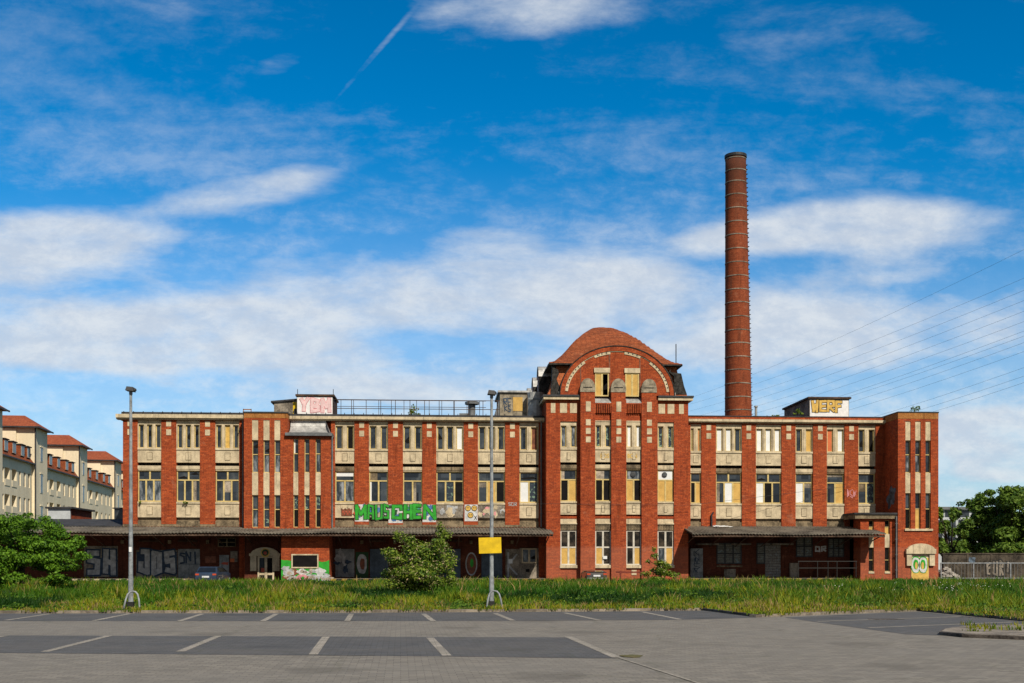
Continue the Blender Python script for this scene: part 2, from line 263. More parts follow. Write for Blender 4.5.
# ------------------------------------------------------------------ mesh helpers
class MB:
    def __init__(s): s.v = []; s.f = []; s.m = []; s.mi = 0
    def add(s, vs, fs):
        o = len(s.v); s.v += [tuple(p) for p in vs]
        for f in fs: s.f.append(tuple(i+o for i in f)); s.m.append(s.mi)
        return s
    def box(s, x0, x1, y0, y1, z0, z1):
        if x0 > x1: x0, x1 = x1, x0
        return s.add([(x0,y0,z0),(x1,y0,z0),(x1,y1,z0),(x0,y1,z0),(x0,y0,z1),(x1,y0,z1),(x1,y1,z1),(x0,y1,z1)],
                     [(0,3,2,1),(4,5,6,7),(0,1,5,4),(1,2,6,5),(2,3,7,6),(3,0,4,7)])
    def hexa(s, b, t_):           # eight corners: bottom ring, top ring
        return s.add(list(b)+list(t_), [(0,3,2,1),(4,5,6,7),(0,1,5,4),(1,2,6,5),(2,3,7,6),(3,0,4,7)])
    def prism(s, pts, y0, y1):    # outline in XZ pushed along Y
        n = len(pts)
        vs = [(x, y0, z) for x, z in pts]+[(x, y1, z) for x, z in pts]
        return s.add(vs, [tuple(range(n)), tuple(range(2*n-1, n-1, -1))]+[(i, i+n, (i+1) % n+n, (i+1) % n) for i in range(n)])
    def prismz(s, pts, z0, z1):   # outline in XY pushed along Z
        n = len(pts)
        vs = [(x, y, z0) for x, y in pts]+[(x, y, z1) for x, y in pts]
        return s.add(vs, [tuple(range(n-1, -1, -1)), tuple(range(n, 2*n))]+[(i, (i+1) % n, (i+1) % n+n, i+n) for i in range(n)])
    def tube(s, pts, r, n=8, r2=None):
        pts = [Vector(p) for p in pts]; k = len(pts); vs = []; fs = []
        for i, p in enumerate(pts):
            d = (pts[min(i+1, k-1)]-pts[max(i-1, 0)]).normalized()
            a = d.orthogonal().normalized() if abs(d.z) > .99 else Vector((0, 0, 1)).cross(d).normalized()
            b = d.cross(a); rr = r if r2 is None else r+(r2-r)*i/(k-1)
            for j in range(n):
                an = 2*math.pi*j/n; vs.append(p+a*math.cos(an)*rr+b*math.sin(an)*rr)
        for i in range(k-1):
            for j in range(n): fs.append((i*n+j, i*n+(j+1) % n, (i+1)*n+(j+1) % n, (i+1)*n+j))
        fs += [tuple(range(n-1, -1, -1)), tuple(range((k-1)*n, k*n))]
        return s.add(vs, fs)
    def build(s, name, mat, parent=None, smooth=False, loc=None):
        me = bpy.data.meshes.new(name); me.from_pydata(s.v, [], s.f)
        for mm in (mat if isinstance(mat, (list, tuple)) else [mat]): me.materials.append(M[mm])
        if any(s.m): me.polygons.foreach_set('material_index', s.m)
        if smooth: me.polygons.foreach_set('use_smooth', [True]*len(me.polygons))
        me.update(); o = bpy.data.objects.new(name, me); C.objects.link(o)
        if loc: o.location = loc
        if parent:
            o.parent = parent
            if parent.get('world_parts'): o.location = tuple(-c for c in parent.location)
        return o
def build_each(s, name, mat, parent):
    for i in range(0, len(s.v), 8):
        m_ = MB(); m_.add(s.v[i:i+8], [(0,3,2,1),(4,5,6,7),(0,1,5,4),(1,2,6,5),(2,3,7,6),(3,0,4,7)]); m_.build(name, mat, parent)
MB.build_each = build_each
def tag(o, label=None, cat=None, group=None, kind=None):
    if label: o['label'] = label
    if cat: o['category'] = cat
    if group: o['group'] = group
    if kind: o['kind'] = kind
    return o
WORLD_ROOTS = []
def root(name, label, cat, loc=(0, 0, 0), rz=0, group=None, worldparts=False):
    o = bpy.data.objects.new(name, None); C.objects.link(o); o.location = loc; o.rotation_euler = (0, 0, rz); o.empty_display_size = .3
    if worldparts: o['world_parts'] = 1; WORLD_ROOTS.append(o)
    return tag(o, label, cat, group)
def copy_tree(o, parent=None):
    c = o.copy(); C.objects.link(c); c.parent = parent
    for ch in [q for q in bpy.data.objects if q.parent == o]: copy_tree(ch, c)
    return c
def setprop(o, **k):
    for a, b in k.items(): o[a] = b
    return o
TXT = {}
def textpoly(body, off=0.0):
    k = (body, off)
    if k not in TXT:
        cu = bpy.data.curves.new('t', 'FONT'); cu.body = body; cu.size = 1; cu.offset = off; cu.extrude = 0.01; cu.resolution_u = 4
        o = bpy.data.objects.new('t', cu); C.objects.link(o)
        me = bpy.data.meshes.new_from_object(o)
        TXT[k] = ([tuple(q.co) for q in me.vertices], [tuple(q.vertices) for q in me.polygons])
        bpy.data.objects.remove(o); bpy.data.curves.remove(cu); bpy.data.meshes.remove(me)
    return TXT[k]
def text(mb, body, x0, x1, z0, z1, Y, off=0.03, mi=0, thick=0.012, skew=0.0, wob=0.0):
    vs, fs = textpoly(body, off)
    ax, bx = min(p[0] for p in vs), max(p[0] for p in vs); az, bz = min(p[1] for p in vs), max(p[1] for p in vs)
    out = []
    for p in vs:
        a = (p[0]-ax)/(bx-ax); b = (p[1]-az)/(bz-az)
        zz = z0+b*(z1-z0)+wob*math.sin(a*9)*(z1-z0)
        out.append((x0+a*(x1-x0)+skew*(b-.5)*(x1-x0), Y-(thick if p[2] > 0 else 0), zz))
    mb.mi = mi; mb.add(out, fs); return mb
def blob(mb, cx, cz, rx, rz, Y, mi=0, n=18, wob=0.0, seed=0, thick=0.01, dark=0):
    rnd = random.Random(seed); ph = rnd.random()*6
    pts = [(cx+rx*math.cos(a)*(1+wob*math.sin(3*a+ph)+wob*.6*math.sin(7*a+ph*2)), cz+rz*math.sin(a)*(1+wob*math.sin(4*a+ph))) for a in [2*math.pi*i/n for i in range(n)]]
    mb.mi = mi; mb.prism(pts, Y-thick, Y); return mb

GL = {'M': [[(0,0),(0,1),(.5,.35),(1,1),(1,0)]], 'A': [[(0,0),(.15,1),(.85,1),(1,0)],[(.1,.42),(.9,.42)]], 'U': [[(0,1),(0,0),(1,0),(1,1)]], 'S': [[(1,.95),(0,1),(0,.55),(1,.5),(1,0),(0,.03)]],
 'C': [[(1,.7),(1,1),(0,1),(0,0),(1,0),(1,.28)]], 'H': [[(0,0),(0,1)],[(1,0),(1,1)],[(0,.5),(1,.5)]], 'E': [[(1,1),(0,1),(0,0),(1,0)],[(0,.5),(.85,.5)]], 'N': [[(0,0),(0,1),(1,0),(1,1)]], 'J': [[(.3,1),(1,1),(1,0),(0,0),(0,.35)]],
 'O': [[(0,0),(0,1),(1,1),(1,0),(0,0)]], 'R': [[(0,0),(0,1),(1,1),(1,.55),(0,.5),(1,0)]], 'I': [[(.5,0),(.5,1)]], 'W': [[(0,1),(.2,0),(.5,.7),(.8,0),(1,1)]], 'F': [[(1,1),(0,1),(0,0)],[(0,.5),(.8,.55)]], 'K': [[(0,0),(0,1)],[(1,1),(0,.5),(1,0)]],
 'B': [[(0,0),(0,1),(.9,.9),(.8,.55),(0,.5),(1,.4),(1,.05),(0,0)]], 'Y': [[(0,1),(.5,.5),(1,1)],[(.5,.5),(.4,0)]], 'G': [[(1,.8),(.8,1),(0,1),(0,0),(1,0),(1,.5),(.5,.5)]], '#': [[(0,.2),(.4,1),(.6,.1),(1,.9)],[(.1,.8),(.9,.3)]]}
def tagging(mb, body, x0, x1, z0, z1, Y, w, layers, seed=0, gap=.12, jit=.06):
    '''hand-painted letters: ribbons along strokes; layers = [(extra width, material)] from back to front'''
    rr = random.Random(seed); n = len(body); cw_ = (x1-x0)/n; lay = []
    for i, chh in enumerate(body):
        a = x0+i*cw_+cw_*gap/2+w/2; b = x0+(i+1)*cw_-cw_*gap/2-w/2; dz_ = rr.uniform(-.04, .04)*(z1-z0)
        for st_ in GL[chh]: lay.append([(a+(p[0]+rr.uniform(-jit, jit))*(b-a), z0+w/2+dz_+(p[1]+rr.uniform(-jit, jit))*(z1-z0-w)) for p in st_])
    for li, (ex, mi) in enumerate(layers):
        k = 0; mb.mi = mi
        for st_ in lay:
            for p, q in zip(st_, st_[1:]):
                p, q = Vector(p), Vector(q); d_ = (q-p).normalized(); nn_ = Vector((-d_.y, d_.x))*(w+ex)/2; p2, q2 = p-d_*(w+ex)*.42, q+d_*(w+ex)*.42; k += 1
                mb.prism([tuple(p2-nn_), tuple(q2-nn_), tuple(q2+nn_), tuple(p2+nn_)], Y-.012*(li+1)-.0006*(k % 13), Y-.001)
    return mb
# ------------------------------------------------------------------ SETTING: ground
def sheet(name, pts, z, mat, kind='structure'):
    mb = MB(); mb.add([(x, y, z) for x, y in pts], [tuple(range(len(pts)))])
    return tag(mb.build(name, mat), kind=kind)
sheet('ground', [(-4000, -1500), (4000, -1500), (4000, 6000), (-4000, 6000)], -0.06, 'land')
sheet('parking_lot', [(-70, -12), (75, -12), (75, 46), (-70, 46)], 0.0, 'paver')
def gp(l, z=0.0): return [G(a, b, z) for a, b in l]
sheet('parking_bays', gp([(-260, 634.5), (568, 637.5), (617, 658.5), (447, 656.5), (-260, 651)]), 0.004, 'paver_d')
sheet('parking_bays', gp([(-400, 614), (300, 613.4), (640, 611.4), (704, 610.6), (757, 617.6), (680, 619.8), (512, 621), (-400, 621.2)]), 0.004, 'paver_d')
sheet('parking_bays', gp([(785, 617.6), (850, 614.6), (918, 611.8), (1024, 622), (1300, 640), (1300, 655), (1100, 640), (940, 635.5), (905.7, 634.4), (822, 623)]), 0.004, 'paver_d')
lines = [((109, 636), (45, 652)), ((219, 636), (180, 652)), ((326, 637), (313, 655)), ((430, 638), (447, 656)), ((568, 637), (617, 658)), ((5, 636), (-82, 651)),
         ((50, 614), (6, 620.5)), ((130, 613.8), (93.5, 621)), ((202.5, 614), (178.5, 621.6)), ((276.5, 614), (262.5, 621.5)), ((351.5, 614), (347, 621.5)), ((423.5, 614), (433.5, 621.5)),
         ((495, 613.5), (513, 620.8)), ((564.5, 613), (599.5, 620.5)), ((642, 612), (680, 619.6)), ((-26, 614), (-78, 620.5)), ((962, 616.8), (817, 621.7)), ((1012, 622.3), (868, 628))]
mb = MB()
for a, b in lines:
    A = Vector(G(*a)); B = Vector(G(*b)); d = (B-A).normalized(); nn = Vector((-d.y, d.x))*0.085
    mb.add([(A.x-nn.x, A.y-nn.y, 0.009), (B.x-nn.x, B.y-nn.y, 0.009), (B.x+nn.x, B.y+nn.y, 0.009), (A.x+nn.x, A.y+nn.y, 0.009)], [(0, 1, 2, 3)])
tag(mb.build('bay_markings', 'line'), kind='structure')
A = Vector(G(619, 658)); B = Vector(G(700, 684)); d = (B-A).normalized(); nn = Vector((-d.y, d.x))*0.03
mb = MB(); mb.add([(A.x-nn.x, A.y-nn.y, 0.009), (B.x-nn.x, B.y-nn.y, 0.009), (B.x+nn.x, B.y+nn.y, 0.009), (A.x+nn.x, A.y+nn.y, 0.009)], [(0, 1, 2, 3)])
tag(mb.build('paver_seam', 'line'), kind='structure')
# small drain covers / patches
def patch(px, py, rx, ry, mat, name, label, seed):
    x, y = G(px, py); rnd = random.Random(seed); mb = MB()
    mb.prismz([(x+rx*math.cos(a)*(.7+.5*rnd.random()), y+ry*math.sin(a)*(.7+.5*rnd.random())) for a in [i*.45 for i in range(14)]], 0.005, 0.013)
    o = mb.build(name, mat); return tag(o, kind='structure')
patch(632, 656.5, .22, .3, 'soil', 'dirt_patch', '', 1)
patch(886, 619.4, .5, .35, 'kerb_d', 'drain_cover', '', 3)
# verge
edge = [(-500, 614), (0, 613.4), (300, 612.9), (600, 611.5), (702, 610.4), (757, 617.4), (840, 614), (918, 611), (1024, 621.5), (1300, 641)]
eg = gp(edge, 0.0)
yb = 86.0
mb = MB(); top = [(x, y, .065) for x, y in eg]; n = len(top)
far = [(-75, yb), (-60, yb), (-30, yb), (0, yb), (15, yb), (22, yb), (30, yb), (38, yb), (55, yb), (80, yb)]
mb.add(top+[(x, y, .065) for x, y in far], [(i, i+1, n+i+1, n+i) for i in range(n-1)])
tag(mb.build('verge', 'soil'), kind='structure')
sheet('yard', [(-90, yb-.5), (110, yb-.5), (110, 135), (-90, 135)], 0.02, 'yard')
for i in range(n-1):
    a, b = Vector(eg[i]), Vector(eg[i+1]); d = (b-a).normalized(); nn = Vector((-d.y, d.x))
    dark = i in (4, 7, 8)
    w_ = .16 if dark else .3
    m_ = MB(); m_.prismz([tuple(a-d*.02), tuple(b+d*.02), tuple(b+d*.02+nn*w_), tuple(a-d*.02+nn*w_)], -.03, .085)
    tag(m_.build('kerb', 'kerb_d' if dark else 'kerb'), kind='structure')
isl = gp([(939, 635), (943, 632), (960, 629.5), (1024, 627), (1250, 622), (1250, 650), (1024, 640), (962, 637.5)])
m_ = MB(); m_.prismz(isl, -.03, .075); o = tag(m_.build('kerb', 'kerb_d'), kind='structure')
ic = Vector((sum(p[0] for p in isl)/8, sum(p[1] for p in isl)/8))
isl2 = [tuple(ic+(Vector(p)-ic)*.975) for p in isl]
m_ = MB(); m_.prismz(isl2, .03, .088); tag(m_.build('traffic_island', 'kerb'), kind='structure')

# grass: one mesh of blades
rnd = random.Random(7)
def edgeY(px):
    for i in range(len(edge)-1):
        if edge[i][0] <= px <= edge[i+1][0]:
            f = (px-edge[i][0])/(edge[i+1][0]-edge[i][0]); py = edge[i][1]+f*(edge[i+1][1]-edge[i][1]); return G(px, py)[1]
    return 40
def grassmesh(name, tufts):
    vs = []; fs = []; cols = []
    for (x, y, z, h, wd, col, nb) in tufts:
        for k in range(nb):
            a = rnd.random()*6.283; bx = x+rnd.gauss(0, .07); by = y+rnd.gauss(0, .07); hh = h*(.55+.6*rnd.random()); ln = hh*(.15+.45*rnd.random())
            ca, sa = math.cos(a), math.sin(a); th = rnd.random()*3.14; wx, wy = math.cos(th)*wd, math.sin(th)*wd*.6
            o = len(vs)
            vs += [(bx-wx, by-wy, z), (bx+wx, by+wy, z), (bx+wx*.7+ca*ln*.35, by+wy*.7+sa*ln*.35, z+hh*.6), (bx-wx*.7+ca*ln*.35, by-wy*.7+sa*ln*.35, z+hh*.6), (bx+ca*ln, by+sa*ln, z+hh)]
            fs += [(o, o+1, o+2, o+3), (o+3, o+2, o+4)]
            j = .75+.5*rnd.random(); cc = (col[0]*j, col[1]*j, col[2]*j, 1); cols += [cc]*5
    me = bpy.data.meshes.new(name); me.from_pydata(vs, [], fs); me.materials.append(M['grass'])
    ca_ = me.color_attributes.new('species', 'FLOAT_COLOR', 'POINT'); ca_.data.foreach_set('color', [q for c_ in cols for q in c_])
    o = bpy.data.objects.new(name, me); C.objects.link(o); return o
GREEN = (0.034, 0.115, 0.004); LIME = (0.15, 0.225, 0.010); YEL = (0.33, 0.28, 0.018); DRY = (0.30, 0.215, 0.08); DK = (0.012, 0.05, 0.003)
def mixc(a, b, f): f = max(0, min(1, f)); return tuple(a[i]+(b[i]-a[i])*f for i in range(3))
tufts = []
bare = [(G(163, 608.5), .9)]
for i in range(52000):
    px = rnd.uniform(-130, 1160); y0 = edgeY(px)+.25; f = rnd.random()
    Y = y0*((yb-.3)/y0)**(f**1.05) if f > .12 else y0+rnd.random()*3
    x = X(px, Y)
    if any((x-b[0][0])**2*.4+(Y-b[0][1])**2 < b[1]**2 for b in bare): continue
    n_ = noise.noise((x*.22, Y*.12, 3)); n2_ = noise.noise((x*.7, Y*.45, 9)); n3_ = noise.noise((x*.12, Y*.09, 31))
    dz = Y-y0
    h = (.13+.32*min(1, dz/6))*(1+.6*n_+.9*n2_)*(1.0 if Y < 70 else .9)
    if h < .06: h = .06
    yel = max(0, 1-dz/10)*1.0+.9*n2_+n3_*.7-.12
    col = mixc(GREEN, LIME, yel+.18)
    if rnd.random() < yel*.62: col = mixc(LIME, YEL, rnd.random())
    if rnd.random() < .02+.10*max(0, n3_)+(.10 if dz < 2.5 else 0) : col = DRY; h *= 1.25
    if n_ < -.03 and dz > 1: col = mixc(col, DK, (-n_-.03)*6)
    tufts.append((x, Y, .055, h, .012+Y*.00032, col, 4))
go = grassmesh('grass', tufts); tag(go, kind='stuff')
# broad-leaved weeds in low mounds through the grass
mb = MB()
for i in range(900):
    px = rnd.uniform(-130, 1160); y0 = edgeY(px)+.5; Y = y0*((yb-1)/y0)**rnd.random(); x = X(px, Y); rad = rnd.uniform(.15, .75)*(1.5 if rnd.random() < .15 else 1); hh = rnd.uniform(.18, .58)*(.6 if Y < y0+3 else 1)
    for k in range(int(30+90*rad)):
        a = rnd.random()*6.28; q_ = rnd.random()**.5; lx, ly = x+rad*1.5*q_*math.cos(a), Y+rad*q_*math.sin(a); lz = .06+hh*math.sqrt(max(0, 1-q_*q_))*(.4+.6*rnd.random()); s_ = .03+Y*.0006
        n_ = Vector((rnd.gauss(0, .6), rnd.gauss(-.3, .6), 1)).normalized(); A_ = n_.orthogonal().normalized()*s_; B_ = n_.cross(A_)*.6; P_ = Vector((lx, ly, lz)); mb.add([P_-A_, P_-B_, P_+A_, P_+B_], [(0, 1, 2, 3)])
tag(mb.build('broadleaf_weeds', 'leaf_weed'), kind='stuff')
# weeds in kerb joints and on the island
tufts = []
for i in range(1100):
    px = rnd.uniform(-40, 1100); y0 = edgeY(px); x, Y = X(px, y0+rnd.uniform(-.12, .5)), y0+rnd.uniform(-.12, .3)
    if noise.noise((x*.8, 1, 1)) < -.05: continue
    tufts.append((x, Y, .05, .07+.13*rnd.random(), .018, mixc(GREEN, DRY if rnd.random() < .35 else YEL, rnd.random()*.8), 5))
for i in range(110):
    px = rnd.uniform(962, 1150); p = G(px, rnd.uniform(628.2, 635.5)-(px-950)*.01)
    if noise.noise((p[0]*.8, p[1]*.8, 5)) < -.1: continue
    tufts.append((p[0], p[1], .08,   .07+.13*rnd.random(), .016, mixc(GREEN, YEL, rnd.random()*.8), 6))
tag(grassmesh('weeds', tufts), kind='stuff')
mb = MB()
for i in range(85):
    px = rnd.gauss(965, 20) if i < 50 else rnd.uniform(820, 1060); Y = rnd.uniform(48, 66); x = X(px, Y); z = .42+.12*rnd.random(); s_ = .028
    mb.add([(x-s_, Y, z), (x, Y-.02, z-s_*.6), (x+s_, Y, z), (x, Y+.02, z+s_*.6)], [(0, 1, 2, 3)])
tag(mb.build('wild_flowers', 'petal'), kind='stuff')

# ------------------------------------------------------------------ THE FACTORY
YF = 96.0
FX0, FX1 = X(122.9, YF), X(898, YF)
fac = root('factory_building', 'long three-storey red brick factory with beige stone bays, domed tiled centre and graffiti', 'factory', (X(545, YF), YF, 0), worldparts=True)
K = .0831
def zz(py): return 1.7+(562-py)*K
def xf(px): return X(px, YF)
ZT = 13.42
# bays (pixel left, right, windows on top, transom panes, lower panes, types)
LB = [(137.4, 161.3, 'ggg', 'gg', 'ccc'), (176.2, 200, 'ggg', 'gg', 'ggg'), (215.2, 239.3, 'gyg', 'gg', 'ggg'),
      (335.0, 354.5, 'gk', 'g', 'cc'), (368.9, 388.1, 'gg', 'g', 'gg'), (402.9, 422.3, 'gg', 'g', 'gg'), (436.3, 463.7, 'ggw', 'gg', 'gxk'), (478, 505.2, 'ggg', 'gg', 'gtk'), (519.5, 538.7, 'gn', 'g', 'wx')]
RB = [(690.5, 701.4, 'go', 'g', 'kt'), (716, 742, 'wwg', 'gg', 'gwt'), (755.9, 781.6, 'www', 'gg', 'wkg'), (795.6, 813, 'gt', 'g', 'wg'), (826.9, 844.6, 'ow', 'g', 'gt'), (858.4, 875.7, 'gk', 'g', 'gx')]
TY = {'g': 'glass', 'k': 'dark', 'w': 'white', 't': 'tan', 'o': 'orange', 'c': 'curtain_refl', 'x': 'tagged', 'q': 'glass_q', 'y': 'g_gold', 'n': 'g_brown'}
BOARD = 'wtoyn'
def window(parent, name, x0, x1, z0, z1, Y, rows, fm='frame', fw=.07, zs=None, dep=.1):
    """rows: bottom to top strings; zs: heights of the row divisions"""
    zs = zs or [z0, z1]; fr = MB(); cells = []
    fr.box(x0, x1, Y, Y+dep, z0, z0+fw); fr.box(x0, x1, Y, Y+dep, z1-fw, z1)
    fr.box(x0, x0+fw, Y, Y+dep, z0+fw, z1-fw); fr.box(x1-fw, x1, Y, Y+dep, z0+fw, z1-fw)
    for k, r in enumerate(rows):
        a = zs[k] if k else z0+fw; b = zs[k+1] if k < len(rows)-1 else z1-fw
        if k: fr.box(x0+fw, x1-fw, Y+.003, Y+dep, a-fw*.6, a+fw*.6); a += fw*.6
        if k < len(rows)-1: b -= fw*.6
        n = len(r); W = (x1-x0-2*fw-(n-1)*fw*1.5)/n
        for i in range(n):
            xa = x0+fw+i*(W+fw*1.5)
            if i: fr.box(xa-fw*1.5, xa, Y+.004, Y+dep, a, b)
            cells.append((r[i], xa, xa+W, a, b))
    fo = fr.build(name, fm, parent)
    gl = MB(); mats = []
    for ty, a, b, c_, d_ in cells:
        if ty in BOARD:
            bm = MB().box(a-.005, b+.005, Y+.03, Y+.07, c_-.005, d_+.005); q = bm.build('board', TY[ty], None); q.parent = fo
        else:
            if TY[ty] not in mats: mats.append(TY[ty])
            rv = random.Random(int(a*977+c_*131)); 
            if ty == 'g' and rv.random() < .22 and d_-c_ > .6:
                bl_ = rv.choice(['white', 'stone_d', 'concrete', 'g_cream'])
                if bl_ not in mats: mats.append(bl_)
                gl.mi = mats.index(bl_); f_ = rv.uniform(.15, .6)
                if rv.random() < .5: gl.box(a, b, Y+.05, Y+.0599, d_-(d_-c_)*f_, d_)
                else: gl.box(a, a+(b-a)*f_, Y+.05, Y+.0599, c_, d_)
            elif ty == 'g' and rv.random() < .16 and d_-c_ > .6:
                if 'dark' not in mats: mats.append('dark')
                gl.mi = mats.index('dark'); u0, u1 = sorted((rv.random(), rv.random())); w0 = rv.uniform(.1, .6)
                gl.prism([(a+(b-a)*u0, c_+(d_-c_)*w0), (b, c_+(d_-c_)*(w0+.05)), (a+(b-a)*u1, c_+(d_-c_)*min(1, w0+.35)), (a, c_+(d_-c_)*(w0+.12))], Y+.052, Y+.0599)
            gl.mi = mats.index(TY[ty]); gl.box(a-.003, b+.003, Y+.06, Y+.085, c_-.003, d_+.003)
    if gl.v: q = gl.build('pane', mats); q.parent = fo
    return fo
def stone_bay(p0, p1, top, tr, low, Y=YF, hfun=None, ztop=True, hvar=False):
    x0, x1 = X(p0, Y), X(p1, Y); h = hfun or zz
    st = MB()
    st.box(x0, x1, Y+.1, Y+.5, h(426), h(422.5)); st.box(x0, x1, Y+.06, Y+.5, h(422.9), h(422.0))
    n = len(top); jamb = .16 if n == 3 else .14; mull = .24 if n == 3 else .34
    W = (x1-x0-2*jamb*.4-(n-1)*mull)/n
    xs = []
    for i in range(n):
        a = x0+jamb*.4+i*(W+mull); xs.append((a, a+W))
        if i: st.box(a-mull, a, Y+.1, Y+.5, h(449.5), h(426)); st.box(a-mull*.68, a-mull*.32, Y+.06, Y+.1, h(449.5), h(426.5))
    st.box(x0, x0+jamb*.4, Y+.1, Y+.5, h(449.5), h(426)); st.box(x1-jamb*.4, x1, Y+.1, Y+.5, h(449.5), h(426))
    st.build('window_surround', 'stone', fac)
    for i, (a, b) in enumerate(xs): window(fac, 'window', a+.01, b-.01, h(449.3), h(426.1), Y+.24, [top[i]], fw=.075)
    def panel(pt, pb, dk):
        sp_ = MB()
        sp_.box(x0, x1, Y+.02, Y+.5, h(pt), h(pt-1.9))
        sp_.box(x0, x1, Y+.09, Y+.5, h(pb), h(pt))
        cx = (x0+x1)/2; w2 = .2 if not hvar else .11
        zc0, zc1 = h(pb-2.6), h(pt+3.0)
        sp_.mi = 1; sp_.box(cx-w2-.035, cx+w2+.035, Y+.083, Y+.09, zc0-.035, zc1+.035); sp_.mi = 0
        sp_.box(cx-w2, cx+w2, Y+.045, Y+.083, zc0, zc1)
        sp_.build('spandrel_panel', ['stone', 'stone_d'], fac)
    panel(451, 463.5, 0)
    sh = MB(); sh.box(x0, x1, Y+.42, Y+.5, h(466.7), h(463.5)); sh.build('shaded_shutter_box', 'dark', fac)  # near-black backing paints in the shade under the panel
    lg = MB(); lg.box(x0, x1, Y+.06, Y+.5, h(470.0), h(466.7)); lg.box(x0+.02, x1-.02, Y+.1, Y+.5, h(471.4), h(470.0)); lg.build('ledge', 'stone_d' if random.Random(p0).random() < .3 else 'stone', fac)
    window(fac, 'window', x0+.01, x1-.01, h(502.2), h(471.4), Y+.2, [low, tr], fw=.085, zs=[0, h(480.8), 0])
    panel(504.3, 517.8 if not hvar else 516.2, 0)
random.seed(3)
# brick piers of both wings
wall = MB()
def pier(mb, p0, p1, Y=YF, z0=0, z1=ZT, th=.5): mb.box(X(p0, Y), X(p1, Y), Y, Y+th, z0, z1)
cur = 122.9
for b in LB:
    if b[0] == 335.0: cur = 331
    pier(wall, cur, b[0]); cur = b[1]
    if b[0] == 215.2: pier(wall, cur, 245)
pier(wall, 538.7, 546)
for b in LB:
    wall.box(xf(b[0]), xf(b[1]), YF+.15, YF+.5, zz(422.2), ZT)     # brick over the lintels
    wall.box(xf(b[0]), xf(b[1]), YF+.42, YF+.5, 4.0, zz(517.5))
wall.box(xf(122.9), xf(545), YF+.5, YF+20, 0, 13.3)
wl = wall.build('wing_wall', 'brick', fac)
wall = MB(); cur = 687
for b in RB: pier(wall, cur, b[0]); cur = b[1]
pier(wall, cur, 899)
for b in RB:
    wall.box(xf(b[0]), xf(b[1]), YF+.15, YF+.5, zz(422.2), ZT+.1); wall.box(xf(b[0]), xf(b[1]), YF+.42, YF+.5, 4.0, zz(517.5))
wall.box(xf(687), xf(899), YF+.5, YF+20, 0, 13.3)
wall.box(xf(688), xf(884), YF-.02, YF+.3, 13.78, 14.0)      # brick parapet over the cornice
wall.build('wing_wall', 'brick', fac)
for b in LB: stone_bay(*b)
for b in RB: stone_bay(*b)
# lower ledges between first floor panels and canopy
mb = MB()
for b in LB+RB:
    mb.box(xf(b[0]), xf(b[1]), YF+.08, YF+.42, 4.62, zz(521.3)); mb.box(xf(b[0]), xf(b[1]), YF+.3, YF+.42, zz(521.3), zz(517.8))
mb.build_each('ledge', 'stone_d', fac)
# inlaid stone squares
mb = MB()
pc = [130, 168.7, 207.6, 361.7, 395.5, 429.3, 470.8, 512.4]
pr = [708.8, 748.8, 788.7, 820.3, 851.5]
for p in pc+pr:
    for a, b in ((428, 422.6), (436.6, 430.9)): mb.box(xf(p)-.2, xf(p)+.2, YF-.02, YF+.05, zz(a), zz(b))
mb.build_each('stone_inlay', 'stone', fac)
# pier feet at canopy
mb = MB()
for a, b in zip([122.9]+[q[1] for q in LB], [q[0] for q in LB]):
    if b == 335.0: continue
    mb.box(xf(a)-.0, xf(b)+.0, YF-.04, YF+.02, 4.62, 4.8)
mb.build_each('pier_foot', 'stone_d', fac)
# cornices
mb = MB()
def cornice(mb, xa, xb, Y, z0, z1, out):
    mb.box(xa, xb, Y-out*.5, Y+.45, z0, z0+(z1-z0)*.3); mb.box(xa, xb, Y-out, Y+.45, z0+(z1-z0)*.3, z1)
cornice(mb, xf(122.9)-.5, xf(243.5), YF, 13.38, 13.8, .34)
cornice(mb, xf(290), xf(544), YF, 13.4, 13.74, .34)
mb.box(xf(122.9)-.5, xf(122.9)-.02, YF+.45, YF+20, 13.45, 13.78)
mb.build('cornice', 'stone', fac)
mb = MB(); cornice(mb, xf(688), xf(884.5), YF, 13.46, 13.76, .3); mb.build('cornice', 'stone', fac)
mb = MB()
mb.box(xf(122.9)-.1, xf(243.5), YF-.1, YF+20, 13.802, 14.0); mb.box(xf(245), xf(544), YF-.2, YF+20, 13.742, 13.93)
for i in range(60):
    x = xf(124)+i*.78
    if not xf(243) < x < xf(288) and x < xf(540): mb.box(x, x+.05, YF-.22, YF-.1, 13.9, 14.04)
mb.box(xf(688), xf(884.5), YF-.06, YF+20, 14.0, 14.08)
mb.build('roof', 'tar', fac)
